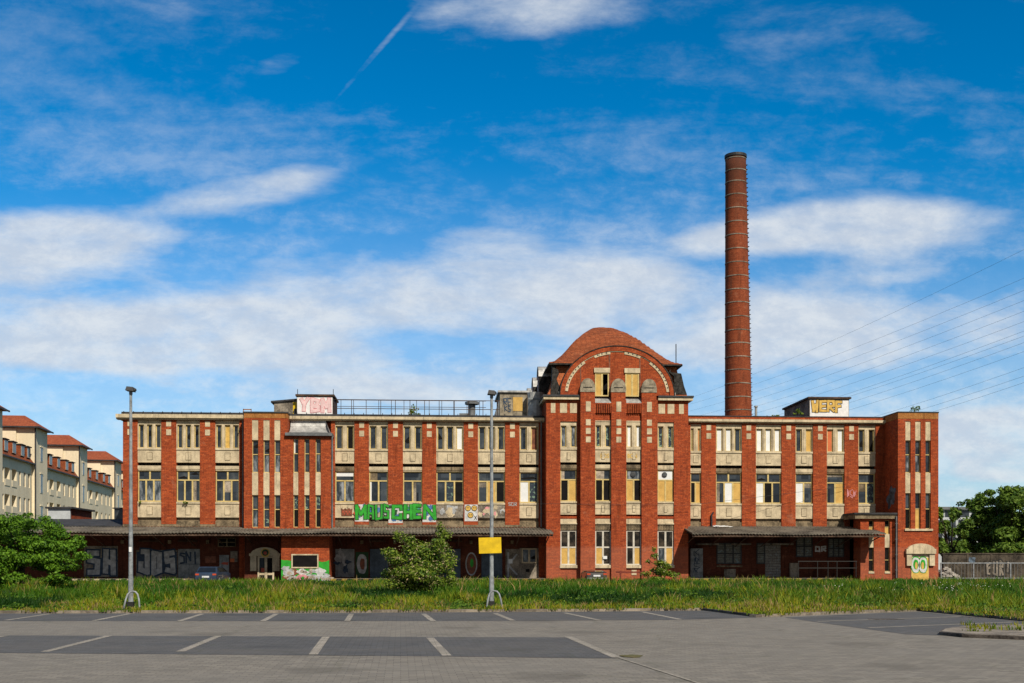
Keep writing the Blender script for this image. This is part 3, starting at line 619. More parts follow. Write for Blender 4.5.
# stair block on the left (two halves) ------------------------------------
YS = 94.65
def S(px): return X(px, YS)
def zs(px, py, Y=YS): return Z(px, py, Y)
def slit_wall(mb, P0, P1, slits, Y, zbot, ztop, spans, back):
    """solid brick strips between vertical slits"""
    cur = P0
    for a, b in slits:
        mb.box(X(cur, Y), X(a, Y), Y, Y+.5, zbot, ztop); cur = b
    mb.box(X(cur, Y), X(P1, Y), Y, Y+.5, zbot, ztop)
    for a, b in slits:
        for z0, z1 in spans: mb.box(X(a, Y), X(b, Y), Y+.0, Y+.5, z0, z1)
    mb.box(X(P0, Y), X(P1, Y), Y+.5, back, zbot, ztop-.02)
def slit_fill(slits, Y, pxm, ys, types):
    """ys: list of (top py, bottom py, kind)"""
    for i, (a, b) in enumerate(slits):
        st = MB()
        for (yt, ybm, kind) in ys:
            z1, z0 = Z(pxm, yt, Y), Z(pxm, ybm, Y)
            if kind == 's': st.box(X(a, Y), X(b, Y), Y+.05, Y+.5, z0, z1)
            else:
                mid = z0+(z1-z0)*.56; ty = types[kind][i]
                window(fac, 'stairwell_window', X(a, Y), X(b, Y), z0+.01, z1-.01, Y+.18, [ty[0], ty[1]], fw=.055, zs=[0, mid, 0])
        if st.v: st.build_each('stone_strip', 'stone', fac)
sA = [(252, 258.3), (263.4, 269.6), (274.4, 280.3)]
sB = [(293.3, 298.4), (304.4, 309.6), (315.5, 320.9)]
mb = MB(); slit_wall(mb, 243.9, 287.5, sA, YS, 0, zs(265, 418), [(zs(265, 419.8), zs(265, 418)), (0, zs(265, 527.5))], YF+3)
mb.build('stair_block_wall', 'brick', fac)
slit_fill(sA, YS, 265, [(419.8, 440, 's'), (440, 472.6, 0), (472.6, 495, 's'), (495, 527.5, 1)], [['cg', 'cg', 'cg'], ['cg', 'xg', 'kg']])
mb = MB(); mb.box(S(243.9)-.0, S(287.5), YS-.02, YF+3, zs(265, 418), zs(265, 413)); mb.build('parapet', 'ochre', fac)
mb = MB(); mb.box(S(243.5)-.05, S(287.6)+.03, YS-.08, YF+3.05, zs(265, 413), zs(265, 411.7)); mb.build('coping', 'dmetal', fac)
mb = MB(); slit_wall(mb, 287.5, 331, sB, YS, 0, zs(310, 436), [(zs(310, 438.6), zs(310, 436)), (0, zs(310, 527.5))], YF+.3)
mb.build('stair_block_wall', 'brick', fac)
slit_fill(sB, YS, 310, [(438.6, 472.6, 0), (472.6, 495, 's'), (495, 527.5, 1)], [['gg', 'gg', 'cg'], ['kx', 'kx', 'kx']])
mb = MB(); za, zb_ = zs(310, 432.8), Z(310, 421, YF)
N = 8; xa, xb = S(288.6), S(330)
vs = []
for i in range(N+1):
    f = i/N; y = YS-.25+(YF-YS+.25)*math.sin(f*math.pi/2)*1.0; z = za+(zb_-za)*(1-math.cos(f*math.pi/2))
    sh = .9*(1-math.cos(f*math.pi/2))
    vs += [(xa, y, z), (xb-sh*.55, y, z)]
fs = [(2*i, 2*i+1, 2*i+3, 2*i+2) for i in range(N)]
mb.add(vs, fs); mb.add([vs[0], vs[1], vs[-1], vs[-2], (xa, YF, za), (xb, YF, za)], [(1, 5, 2)])
mb.build('hood_roof', 'zinc', fac)
mb = MB(); mb.box(S(285.5), S(332.5), YS-.3, YF, zs(310, 436), zs(310, 433)); mb.build('hood_gutter', 'metal', fac)
# ------------------------------------------------------------------ central block
YC, YM = 94.4, 93.85
def cz(py): return Z(617, py, YC)
cw = MB(); zc = cz(400.5)
for a, b, Y in ((546.3, 560.4, YC), (577, 581, YC), (580.6, 595.2, YM), (611.3, 626.3, YM), (641.7, 657.6, YM), (674, 688.3, YC)):
    ya = .5 if Y == YC else 1.0
    cw.box(X(a, Y), X(b, Y), Y, Y+ya, 0, zc)
# brick above bays, below cornice
for a, b, Y in ((560.4, 577, YC), (657.6, 674, YC)): cw.box(X(a, Y), X(b, Y), Y+.0, Y+.5, cz(421.8), zc)
for a, b in ((595.2, 611.3), (626.3, 641.7)):
    cw.box(X(a, YM), X(b, YM), YM+.25, YM+1, cz(421.8), cz(413.7))
CB = [(560.4, 577, 'cc', 'g', 'kt', YC), (595.2, 611.3, 'xx', 'g', 'kk', YM+.15), (626.3, 641.7, 'ww', 'c', 'tk', YM+.15), (657.6, 674, 'xx', 'w', 'tt', YC)]
for a, b, *_ , Y in CB:
    cw.box(X(a, Y), X(b, Y), Y+.1, Y+.5, 0, cz(567.9)); cw.box(X(a, Y), X(b, Y), Y+.05, Y+.5, cz(518.7), cz(516.2))
CD = YC+30
cw.box(X(546.3, YC), X(688.3, YC), YC+.5, CD, 0, zc)
cw.build('central_block_wall', 'brick_c', fac)
def hc(py):   # same storey heights, measured on the central block
    tab = [(400, 400), (422.5, 421.6), (426, 425.8), (449.5, 447.6), (451, 450), (463.5, 462.4), (466.7, 465), (470, 468.6), (471.4, 469.6), (480.8, 479.8), (502.2, 501.4), (504.3, 503), (517.8, 516.2), (600, 600)]
    for (a, b), (c_, d_) in zip(tab, tab[1:]):
        if a <= py <= c_: return cz(b+(py-a)/(c_-a)*(d_-b))
    return cz(py)
for a, b, tp, tr, lo, Y in CB:
    stone_bay(a, b, tp, tr, lo, Y, hc, hvar=True)
    x0, x1 = X(a, Y), X(b, Y); mb = MB()
    mb.box(x0, x1, Y+.08, Y+.5, cz(523), cz(518.7)); mb.box(x0, x1, Y-.02, Y+.5, cz(524.3), cz(523)); mb.build('ledge', 'stone', fac)
    mb = MB(); mb.box(x0, x1, Y+.1, Y+.5, cz(530.4), cz(524.3))
    for i in range(9): xx = x0+.08+i*(x1-x0-.16)/9; mb.box(xx+.02, xx+.1, Y+.06, Y+.1, cz(529.6), cz(525.2))
    mb.build('carved_lintel', 'stone_d', fac)
    lowt = {560.4: ('tt', 'qq'), 595.2: ('tq', 'qq'), 626.3: ('qt', 'qq'), 657.6: ('ct', 'qq')}[a]
    window(fac, 'window', x0+.01, x1-.01, cz(565), cz(530.4), Y+.16, [lowt[0], lowt[1]], 'wframe', .1, zs=[0, cz(547.3), 0])
    mb = MB(); mb.box(x0-.05, x1+.03, Y-.06, Y+.5, cz(568), cz(565)); mb.build('sill', 'stone', fac)
# paper notice, vent fans
mb = MB(); mb.box(X(603.5, YM), X(607.5, YM), YM+.2, YM+.21, cz(559), cz(556)); mb.build('notice', 'white', fac)
for p, Y in ((633.6, YM+.15), (665, YC)):
    mb = MB(); x = X(p, Y); z = cz(474.3); mb.tube([(x, Y+.16, z), (x, Y+.24, z)], .22, 14); mb.mi = 1
    for i in range(3): mb.box(x-.2+i*.02, x+.2-i*.02, Y+.12, Y+.16, z-.1+i*.09, z-.06+i*.09)
    mb.build('extractor_fan', ['dmetal', 'metal'], fac)
# stone squares + strips
mb = MB()
for p in (588.3, 618.8, 649.4):
    x = X(p, YM); w2 = .2
    for a, b in ((412.5, 402.6), (426.3, 420.3), (434.8, 428.9), (443.2, 437.4)): mb.box(x-w2, x+w2, YM-.02, YM+.05, cz(a), cz(b))
for a, b in ((550.8, 555.4), (560, 567), (570, 576.8), (658.4, 665), (667.6, 674.3), (679, 683.8)):
    mb.box(X(a, YC), X(b, YC), YC-.02, YC+.05, cz(413.3), cz(403.7))
mb.build_each('stone_inlay', 'stone', fac)
# cornice of the central block
mb = MB()
for a, b in ((543.3, 580.6), (657.6, 692.3)):
    mb.box(X(a, YC), X(b, YC), YC-.28, YC+.5, cz(400.3), cz(397.4)); 
mb.box(X(543.3, YC), X(546.3, YC), YC+.5, CD+.2, cz(400.3), cz(397.4)); mb.box(X(688.3, YC), X(692.3, YC), YC+.5, CD+.2, cz(400.3), cz(397.4))
mb.build('cornice', 'stone', fac)
mb = MB()
for a, b in ((542.6, 580.6), (657.6, 693)): mb.box(X(a, YC), X(b, YC), YC-.36, YC+.5, cz(397.4), cz(395.6))
mb.box(X(542.6, YC), X(546.3, YC), YC+.5, CD+.2, cz(397.4), cz(395.6)); mb.box(X(688.3, YC), X(693, YC), YC+.5, CD+.2, cz(397.4), cz(395.6))
mb.build('gutter', 'dmetal', fac)
# pilasters with domed caps
for a, b in ((580.6, 594.9), (611.3, 625.6), (641.8, 656.4)):
    xa, xb = X(a, YM), X(b, YM); mb = MB(); mb.box(xa, xb, YM, YC+.6, zc, cz(393.2)); mb.build('pilaster', 'brick', fac)
    zt, z0 = cz(379.6), cz(393.2); r = (xb-xa)/2+.03; cx = (xa+xb)/2; hz = z0+(zt-z0)*.35
    pts = [(cx-r, z0), (cx+r, z0), (cx+r, hz)]+[(cx+r*.96*math.cos(q), hz+(zt-hz)*math.sin(q)) for q in [i*math.pi/10 for i in range(0, 11)]]+[(cx-r, hz)]
    mb = MB(); mb.prism(pts, YM-.04, YC+.62); mb.mi = 1; mb.box(cx-r*.6, cx+r*.6, YM-.06, YM-.04, hz-.05, hz+.02); mb.build('pilaster_cap', ['capstone', 'slate'], fac)
# balustrades and lead aprons between pilasters
for a, b in ((594.9, 611.3), (625.6, 641.8)):
    xa, xb = X(a, YM), X(b, YM); mb = MB(); n = 9
    for i in range(n): x = xa+(i+.2)*(xb-xa)/n; mb.box(x, x+(xb-xa)/n*.55, YM+.05, YM+.22, cz(413.7), cz(405))
    mb.box(xa, xb, YM+.03, YM+.3, cz(405), cz(403.8)); mb.build('balustrade', 'brick', fac)
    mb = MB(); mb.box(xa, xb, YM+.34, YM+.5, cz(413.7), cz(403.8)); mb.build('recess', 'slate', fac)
    mb = MB(); mb.hexa([(xa, YM+.03, cz(403.8)), (xb, YM+.03, cz(403.8)), (xb, YC+.15, cz(403.8)), (xa, YC+.15, cz(403.8))],
                       [(xa, YM+.03, cz(403.2)), (xb, YM+.03, cz(403.2)), (xb, YC+.15, cz(397)), (xa, YC+.15, cz(397))]); mb.build('lead_apron', 'zinc', fac)
# arched gable
gx = X(617, YC); gr = X(674.7, YC)-gx; gz = cz(395.6); gh = cz(345.7)-gz; YG = YC-.16
def arc(rx, rz, n=40): return [(gx+rx*math.cos(q), gz+rz*math.sin(q)) for q in [math.pi*i/n for i in range(n+1)]]
mb = MB(); mb.prism(arc(gr-.12, gh-.12)[::-1], YG, YG+5.7); mb.build('arched_gable', 'brick', fac)
def ring(mb, r1, h1, r0, h0, y0, y1, a0=0, a1=180, n=40):
    for i in range(n):
        q0, q1 = R(a0+(a1-a0)*i/n), R(a0+(a1-a0)*(i+1)/n)
        P = lambda r, h, q, y: (gx+r*math.cos(q), y, gz+h*math.sin(q))
        mb.hexa([P(r0, h0, q0, y0), P(r1, h1, q0, y0), P(r1, h1, q0, y1), P(r0, h0, q0, y1)], [P(r0, h0, q1, y0), P(r1, h1, q1, y0), P(r1, h1, q1, y1), P(r0, h0, q1, y1)])
mb = MB(); ring(mb, gr-.1, gh-.1, gr-.46, gh-.46, YG-.1, YG); mb.build('arch_band', 'brick', fac)
mb = MB(); ring(mb, gr-.02, gh-.02, gr-.1, gh-.1, YG-.14, YG+5.5); mb.build('arch_flashing', 'slate', fac)
mb = MB()
for a0, a1 in ((4, 42), (70, 88), (92, 97), (105, 113), (138, 176)): pass
ri, hi = gr-.47, gh-.47
for a0, a1 in ((5, 50), (63, 82), (98, 117), (130, 175)): ring(mb, ri, hi, ri-.24, hi-.24, YG-.05, YG, a0, a1, 14)
mb.mi = 1
for a0, a1 in ((8, 48), (65, 80), (100, 115), (132, 172)):
    k = 8 if a1-a0 > 20 else 3
    for i in range(k):
        q = R(a0+(a1-a0)*(i+.5)/k); x, z = gx+(ri-.1)*math.cos(q), gz+(hi-.1)*math.sin(q); mb.box(x-.05, x+.05, YG-.06, YG-.05, z-.05, z+.05)
mb.mi = 0
for a0, a1 in ((50, 63), (82, 98), (117, 130)): ring(mb, ri, hi, ri-.07, hi-.07, YG-.04, YG, a0, a1, 10)
mb.build('arch_ornament', ['stone', 'black'], fac)
for a, b, ty in ((594.9, 608.8, 'tg'), (625.2, 638.9, 'tt')):
    xa, xb = X(a, YG), X(b, YG)
    window(fac, 'window', xa, xb, cz(396.8), cz(373.4), YG-.06, [ty], fw=.1)
    mb = MB(); mb.box(xa-.08, xb+.08, YG-.14, YG, cz(373.3), cz(368.6)); mb.build('window_head', 'stone', fac)
mb = MB()
for s0, s1 in ((608.8, 610.2), (639.2, 640.6), (580.0, 581.2)): mb.box(X(s0, YG), X(s1, YG), YG-.03, YG, cz(396), cz(352 if s0 > 600 else 366))
mb.build('gable_recess', 'g_brown', fac)
for s in (-1, 1):
    mb = MB(); a, b = sorted((gx+s*(gr+.05), gx+s*(gr-1.75))); mb.box(a, b, YC-.1, YG+.05, cz(395.5), cz(392.3)); mb.build('lead_flashing', 'zinc', fac)
# mansard skirt
zb0, zt0 = cz(395.6), cz(363.6)
xl, xr = X(547.2, YC), X(688, YC)
MY0, MY1 = YC+.12, CD-.1
mb = MB(); N = 7; rings = []
for i in range(N+1):
    f = i/N; ins = .85*(1-(1-f)**1.7); rings.append([(xl+ins, MY0+ins*.5, zb0+(zt0-zb0)*f), (xr-ins, MY0+ins*.5, zb0+(zt0-zb0)*f), (xr-ins, MY1-ins, zb0+(zt0-zb0)*f), (xl+ins, MY1-ins, zb0+(zt0-zb0)*f)])
for i in range(N): mb.hexa(rings[i], rings[i+1])
mb.build('mansard', 'tile_side', fac)
# slate strips on the skirt (weathered, tiles gone)
def strip(pts, name='slate_patch'):
    mb = MB(); mb.prism([(X(a, MY0), Z(a, b, MY0)) for a, b in pts], MY0-.01, MY0+.55); return mb.build(name, 'slate', fac)
strip([(550.5, 394.5), (562, 394.5), (560.5, 389), (558.5, 384), (556.5, 379), (559, 374), (558, 369.5), (554.5, 368), (554, 364.5), (552.2, 364.5), (552, 380)])
strip([(674.5, 394.5), (687, 394.5), (684, 386), (681.2, 373.5), (671, 372.3), (670, 369), (669, 372), (674, 376)][::-1])
# upper tiled roof
ex0, ex1 = X(549, YC), X(682, YC); ZE, ZP = cz(363), Z(600.5, 328, YC+8.6)
hw = (ex1-ex0)/2; ymid0 = YC-.05
prof = [(0, 0), (.08, .045), (.16, .125), (.25, .24), (.34, .37), (.51, .61), (.68, .81), (.84, .945), (.93, .985), (1, 1)]
def pf(s):
    for (a, b), (c_, d_) in zip(prof, prof[1:]):
        if s <= c_: return b+(s-a)/(c_-a)*(d_-b)
    return 1
NX, NY = 36, 44; vs = []; fs = []; yl = CD-ymid0
ysamp = [ymid0+8.6*(i/20) for i in range(21)]+[ymid0+8.6+(yl-17.2)*(i/6) for i in range(1, 7)]+[CD-8.6+8.6*(i/17) for i in range(1, 18)]
for y in ysamp:
    for j in range(NX+1):
        x = ex0+2*hw*j/NX
        s = min(1-abs(x-(ex0+hw))/hw, (y-ymid0)/8.6, (CD-y)/8.6); s = max(0, s)
        vs.append((x, y, ZE+(ZP-ZE)*pf(s)+noise.noise((x*1.3, y*1.3, 0))*.05))
for i in range(len(ysamp)-1):
    for j in range(NX): a = i*(NX+1)+j; fs.append((a, a+1, a+NX+2, a+NX+1))
nv = len(vs); vs += [(ex0, ymid0, ZE-.14), (ex1, ymid0, ZE-.14), (ex1, CD, ZE-.14), (ex0, CD, ZE-.14)]
fs += [(nv, nv+3, nv+2, nv+1), (nv, nv+1, NX, 0)]
mb = MB(); mb.add(vs, fs); mb.build('tiled_roof', 'tile', fac, smooth=True)
mb = MB(); mb.box(ex0-.03, ex1+.03, ymid0-.06, CD, ZE-.2, ZE-.08); mb.build('eave', 'slate', fac)
mb = MB()
ax = X(676, YC+1); mb.tube([(ax, YC+1, ZE), (ax, YC+1, Z(676, 344, YC+1))], .04, 6); mb.build('lightning_rod', 'dmetal', fac)
mb = MB(); rr = random.Random(4)
for i in range(26):
    f = i/25; xx = ex0+hw*(.12+1.75*f); s = 1-abs(xx-(ex0+hw))/hw; mb.box(xx, xx+.09, ymid0+8.5, ymid0+8.7, ZE+(ZP-ZE)*pf(s), ZE+(ZP-ZE)*pf(s)+.06+.1*rr.random())
mb.build('ridge_tiles', 'tile', fac)
# dormers on the left flank of the mansard
for k, (yy) in enumerate((99.6, 105.5, 112, 119)):
    dm = MB(); x0 = xl-.3; zb1 = zb0+.2; ht = zt0-zb0+.15
    pts = [(yy-.95, zb1), (yy+.95, zb1)]+[(yy+.95*math.cos(q), zb1+ht*.72+ht*.34*math.sin(q)) for q in [math.pi*i/10 for i in range(11)]]
    n = len(pts); vs = [(x0, a, b) for a, b in pts]+[(x0+1.9, a, b) for a, b in pts]
    dm.add(vs, [tuple(range(n-1, -1, -1)), tuple(range(n, 2*n))]+[(i, (i+1) % n, (i+1) % n+n, i+n) for i in range(n)])
    o = dm.build('dormer', 'slate', fac, loc=None)
    cp = MB(); pa_ = [(yy+1.0*math.cos(q), zb1+ht*.72+ht*.36*math.sin(q)) for q in [math.pi*i/10 for i in range(11)]]
    for (a1_, b1_), (a2_, b2_) in zip(pa_, pa_[1:]): cp.add([(x0-.06, a1_, b1_), (x0-.06, a2_, b2_), (x0+1.9, a2_, b2_), (x0+1.9, a1_, b1_)], [(0, 1, 2, 3)])
    q = cp.build('dormer_roof', 'zinc'); q.parent = o
    gm = MB(); gm.box(x0-.03, x0, yy-.6, yy+.6, zb1+.25, zb1+ht*.8); q = gm.build('dormer_window', 'g_brown'); q.parent = o
# ------------------------------------------------------------------ right stair tower + annex
YT = 93.1
def tz(py): return Z(918, py, YT)
sT = [(905.4, 910.7), (915.3, 920.8), (925.5, 930.8)]
mb = MB()
slit_wall(mb, 898, 938.4, sT, YT, 0, tz(418.8), [(tz(421.3), tz(418.8)), (0, tz(529))], YF+12)
mb.build('stair_tower_wall', 'brick_c', fac)
slit_fill(sT, YT, 918, [(421.3, 440.3, 's'), (440.3, 472.8, 0), (472.8, 493, 's'), (493, 529, 1)], [['cg', 'cg', 'gg'], ['kg', 'tg', 'kg']])
mb = MB(); mb.box(X(898, YT), X(938.4, YT), YT-.02, YF+12, tz(418.8), tz(412.7))
mb.build('parapet', 'ochre', fac)
mb = MB(); mb.box(X(897.6, YT), X(938.8, YT), YT-.06, YF+12.05, tz(412.7), tz(411.7)); mb.build('coping', 'dmetal', fac)
mb = MB(); mb.box(X(904.5, YT), X(932.5, YT), YT-.12, YT+.3, tz(530.8), tz(528.8)); mb.build('sill', 'stone', fac)
def portal(cx, Y, pw, ztop, zsh, zbeam, zcap, zdoor, wdoor, mat):
    mb = MB(); n = 10; hw_ = pw/2
    pts = [(cx-hw_, zbeam), (cx+hw_, zbeam), (cx+hw_, zsh)]+[(cx+hw_*.9*math.cos(q), zsh+(ztop-zsh)*(math.sin(q)**1.3 if math.sin(q) > 0 else 0)) for q in [math.pi*i/n for i in range(n+1)]]+[(cx-hw_, zsh)]
    mb.prism(pts, Y-.3, Y+.05)
    pts2 = [(cx+hw_*.5*math.cos(q), zsh+(ztop-zsh)*(.1+.7*math.sin(q))) for q in [math.pi*i/n for i in range(n+1)]]
    for s in (-1, 1):
        a, b = sorted((cx+s*hw_*.94, cx+s*wdoor/2)); mb.box(a, b, Y-.2, Y+.05, zcap, zbeam)
    return mb.build('portal', mat, fac)
pxm = X(920, YT)
portal(pxm, YT, X(934.9, YT)-X(905.2, YT), tz(543.5), tz(549), tz(553.8), tz(565.7), 0, X(928.5, YT)-X(911, YT), 'stone')
mb = MB(); mb.box(X(911, YT), X(928.5, YT), YT-.05, YT+.02, .1, tz(553.8)); dr = mb.build('door', 'stone', fac)
mb = MB(); zc_ = tz(565); xc_ = X(919, YT)
zc_ -= .1; mb.mi = 0; mb.box(X(911.2, YT), X(928.3, YT), YT-.06, YT-.05, .15, tz(558)); 
mb.mi = 1; 
for s in (-1, 1):
    blob(mb, xc_+s*.31, zc_+.12, .42, .74, YT-.06, 2, wob=.05); blob(mb, xc_+s*.31, zc_+.1, .36, .66, YT-.07, 1, wob=.05); blob(mb, xc_+s*.3, zc_+.15, .22, .42, YT-.08, 2, wob=.05); blob(mb, xc_+s*.27, zc_+.05, .11, .3, YT-.09, 0, wob=.05)
q = mb.build('graffiti', ['g_gold', 'g_white', 'g_green', 'g_gold']); q.parent = dr
# blue painted blob on the tower flank
mb = MB(); xs_ = X(898, YT)
rr = random.Random(6); pts = []
for i in range(26):
    q_ = i*2*math.pi/26; r_ = 1+.22*math.sin(5*q_+.4)+.12*rr.random(); pts.append((1.45+.85*r_*math.cos(q_), 7.15+.75*r_*math.sin(q_)-.3*math.cos(q_)))
mb.add([(xs_-.012, YT+a, b) for a, b in pts]+[(xs_-.001, YT+a, b) for a, b in pts], [tuple(range(25, -1, -1))]+[(i, (i+1) % 26, (i+1) % 26+26, i+26) for i in range(26)])
mb.build('graffiti', 'g_sblue', fac)
# annex
YA = 93.5
def az(py): return Z(878, py, YA)
mb = MB(); sl_ = [(868.8, 873.9), (884.8, 889.9)]
cur = 860.5
for a, b in sl_+[(897.6, 897.6)]: mb.box(X(cur, YA), X(a, YA), YA, YA+.4, 0, az(518.8)); cur = b
for a, b in sl_: mb.box(X(a, YA), X(b, YA), YA+.02, YA+.4, 0, az(571.5)); mb.box(X(a, YA), X(b, YA), YA+.02, YA+.4, az(520.4), az(518.8))
mb.box(X(860.5, YA), X(861.5, YA), YA+.4, YF, 0, az(518.8)); mb.box(X(860.5, YA), X(897.6, YA), YF-.9, YF, 0, az(518.8))
mb.build('annex_wall', 'brick_c', fac)
for a, b in sl_:
    xa, xb = X(a, YA), X(b, YA)
    window(fac, 'stairwell_window', xa, xb, az(534), az(520.4), YA+.15, ['t', 'k'], fw=.04, zs=[0, az(527), 0])
    mb = MB(); mb.box(xa, xb, YA+.05, YA+.4, az(547.5), az(534)); mb.box(xa-.02, xb+.02, YA-.04, YA+.4, az(573.5), az(571.5)); mb.build_each('stone_strip', 'stone', fac)
    window(fac, 'stairwell_window', xa, xb, az(571.5), az(547.5), YA+.15, ['k', 'k'], fw=.04, zs=[0, az(560), 0])
mb = MB(); mb.box(X(854, YA), X(898, YT)-.01, YA-.25, YF, az(518.8), az(514.6)); mb.build('annex_roof_edge', 'stone_d', fac)
mb = MB(); mb.box(X(853, YA), X(898, YT)-.01, YA-.35, YF, az(514.6), az(512.8)); mb.build('annex_roof', 'tar', fac)
# downpipes
for px, Y, y0, y1 in ((332.2, YS-.08, 436, 527), (541.3, YF-.12, 421, 527), (896.4, YT+.05, 516, 578), (243, YF-.1, 421, 527)):
    mb = MB(); x = X(px, Y); mb.tube([(x, Y, max(.3, Z(px, y1, Y))), (x, Y, Z(px, y0, Y))], .07, 8)
    for k in range(4): z = max(.3, Z(px, y1, Y)); zt_ = Z(px, y0, Y); mb.box(x-.1, x+.1, Y-.03, Y+.12, z+(zt_-z)*(k+.5)/4, z+(zt_-z)*(k+.5)/4+.04)
    mb.build('downpipe', 'metal', fac)
mb = MB(); x = X(711.5, YF-.1); mb.tube([(x, YF-.15, 4.6), (x, YF-.15, 5.7), (x+.15, YF-.2, 5.9)], .07, 8); mb.build('vent_pipe', 'dmetal', fac)
# thin cable across the centre
mb = MB(); mb.tube([(X(540, 93.7), 93.8, cz(504.3)), (X(617, 93.7), 93.75, cz(505)), (X(690, 93.7), 93.8, cz(505.3)), (X(845, 95.9), 95.85, Z(845, 486.5, 95.8))], .012, 5); mb.build('cable', 'dmetal', fac)
# ------------------------------------------------------------------ canopies, dock, ground floor
def canopy(pa, pb, Y0, Y1, zf, zbk, name, nstr):
    xa, xb = X(pa, Y0), X(pb, Y0); per = .26; n = int((xb-xa)/per*6); vs = []
    for i in range(n+1):
        x = xa+(xb-xa)*i/n; dz = .035*math.sin(i/6*2*math.pi); sag = .04*math.sin(x*.6)
        vs += [(x, Y0, zf+dz+sag), (x, Y1, zbk+dz)]
    fs = [(2*i, 2*i+2, 2*i+3, 2*i+1) for i in range(n)]
    m_ = len(vs); vs += [(a, b, c_-.09) for a, b, c_ in vs]; fs += [(m_+2*i, m_+2*i+1, m_+2*i+3, m_+2*i+2) for i in range(n)]
    fs += [(2*i, m_+2*i, m_+2*i+2, 2*i+2) for i in range(n)]
    mb = MB(); mb.add(vs, fs); o = mb.build(name, 'sheet', fac)
    fr = MB(); fr.box(xa+.02, xb-.02, Y0+.12, Y0+.22, zf-.3, zf-.15); fr.box(xa+.02, xb-.02, (Y0+Y1)/2, (Y0+Y1)/2+.1, (zf+zbk)/2-.32, (zf+zbk)/2-.14)
    fr_ = fr.build('canopy_frame', 'wood'); fr_.parent = o
    for i in range(nstr):
        x = xa+.3+(xb-xa-.6)*i/(nstr-1); mb = MB()
        mb.tube([(x, Y0+.2, zf-.22), (x, Y1-.03, zbk-.3)], .05, 6); mb.tube([(x, Y0+.5, zf-.25), (x, Y1-.03, 3.0)], .045, 6)
        q = mb.build('canopy_bracket', 'wood'); q.parent = o
    return o
canopy(-75, 553.5, 91.3, YF-.05, 4.05, 4.58, 'canopy', 21)
canopy(692.5, 886, 91.3, YF-.05, Z(790, 533.2, 91.3), 4.72, 'canopy', 8)
# debris on the right canopy roof
mb = MB(); rr = random.Random(8)
for i in range(9):
    px = rr.uniform(714, 732); x = X(px, 94.8); y = 94.3+rr.random()*1.2; z = 4.62+rr.random()*.08; a = .35
    mb.add([(x, y, z), (x+a, y+.05, z+.02), (x+a*.9, y+.35, z+.05+.06*rr.random()), (x-.1, y+.3, z+.08)], [(0, 1, 2, 3)])
tag(mb.build('plastic_sheeting', 'white'), 'crumpled white plastic sheeting lying on the right canopy roof', 'debris')
# extension left of the wing, single storey
mb = MB(); mb.box(X(-60, YF), X(122.9, YF)-.02, YF, YF+9, 0, 4.55); mb.build('annex_wall', 'brick_shade', fac)
mb = MB(); xa, xb = X(-60, YF), X(122.9, YF)-.03
mb.hexa([(xa, YF-.1, 4.56), (xb, YF-.1, 4.56), (xb, YF+9.2, 4.56), (xa, YF+9.2, 4.56)], [(xa, YF-.1, 4.66), (xb, YF-.1, 4.66), (xb, YF+9.2, 5.55), (xa, YF+9.2, 5.55)]); mb.build('annex_roof', 'tar', fac)
# ground floor solid wall pieces (left wing / right wing)
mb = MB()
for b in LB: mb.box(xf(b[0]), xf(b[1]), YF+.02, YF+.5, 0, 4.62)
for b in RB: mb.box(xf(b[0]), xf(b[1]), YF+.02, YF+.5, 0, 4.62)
mb.build_each('ground_floor_wall', 'brick_shade', fac)
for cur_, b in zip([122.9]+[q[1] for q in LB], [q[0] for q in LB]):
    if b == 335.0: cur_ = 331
    MB().box(xf(cur_), xf(b), YF-.012, YF, 0, 4.5).build('pier_shade_skin', 'brick_shade', fac)  # thin skin over the piers, coloured dark for canopy shade
for cur_, b in zip([688]+[q[1] for q in RB], [q[0] for q in RB]+[884]): MB().box(xf(cur_), xf(b), YF-.012, YF, 0, 4.6).build('pier_shade_skin', 'brick_shade', fac)
# dock platforms with hazard edge
for pa, pb in ((60, 186), (330, 548), (692, 852)):
    mb = MB(); mb.box(X(pa, 91.9), X(pb, 91.9), 91.9, YF-.013, 0, .36); o = mb.build('loading_dock', 'concrete', fac)
    m2 = MB(); xa, xb = X(pa, 91.88), X(pb, 91.88); n = int((xb-xa)/.42)
    for i in range(n):
        x = xa+i*(xb-xa)/n; w_ = (xb-xa)/n; m2.mi = i % 2
        y_ = 91.86; m2.prism([(x, .19), (x+w_, .19), (x+w_+.1, .365), (x+.1, .365)], y_, y_+.05)
    q = m2.build('hazard_stripes', ['dyellow' if pa > 300 else 'stone', 'black']); q.parent = o
def gpanel(name, pa, pb, ya, yb_, mat, out=.04, Y=YF, par=None, Zf=None):
    pm = (pa+pb)/2; mb = MB(); z0, z1 = Z(pm, yb_, Y), Z(pm, ya, Y); z0 = max(z0, .0)
    mb.box(X(pa, Y), X(pb, Y), Y-out, Y+.02, z0, z1); o = mb.build(name, mat, par or fac); return o
def sub(mb, name, mats, o): q = mb.build(name, mats); q.parent = o; return q
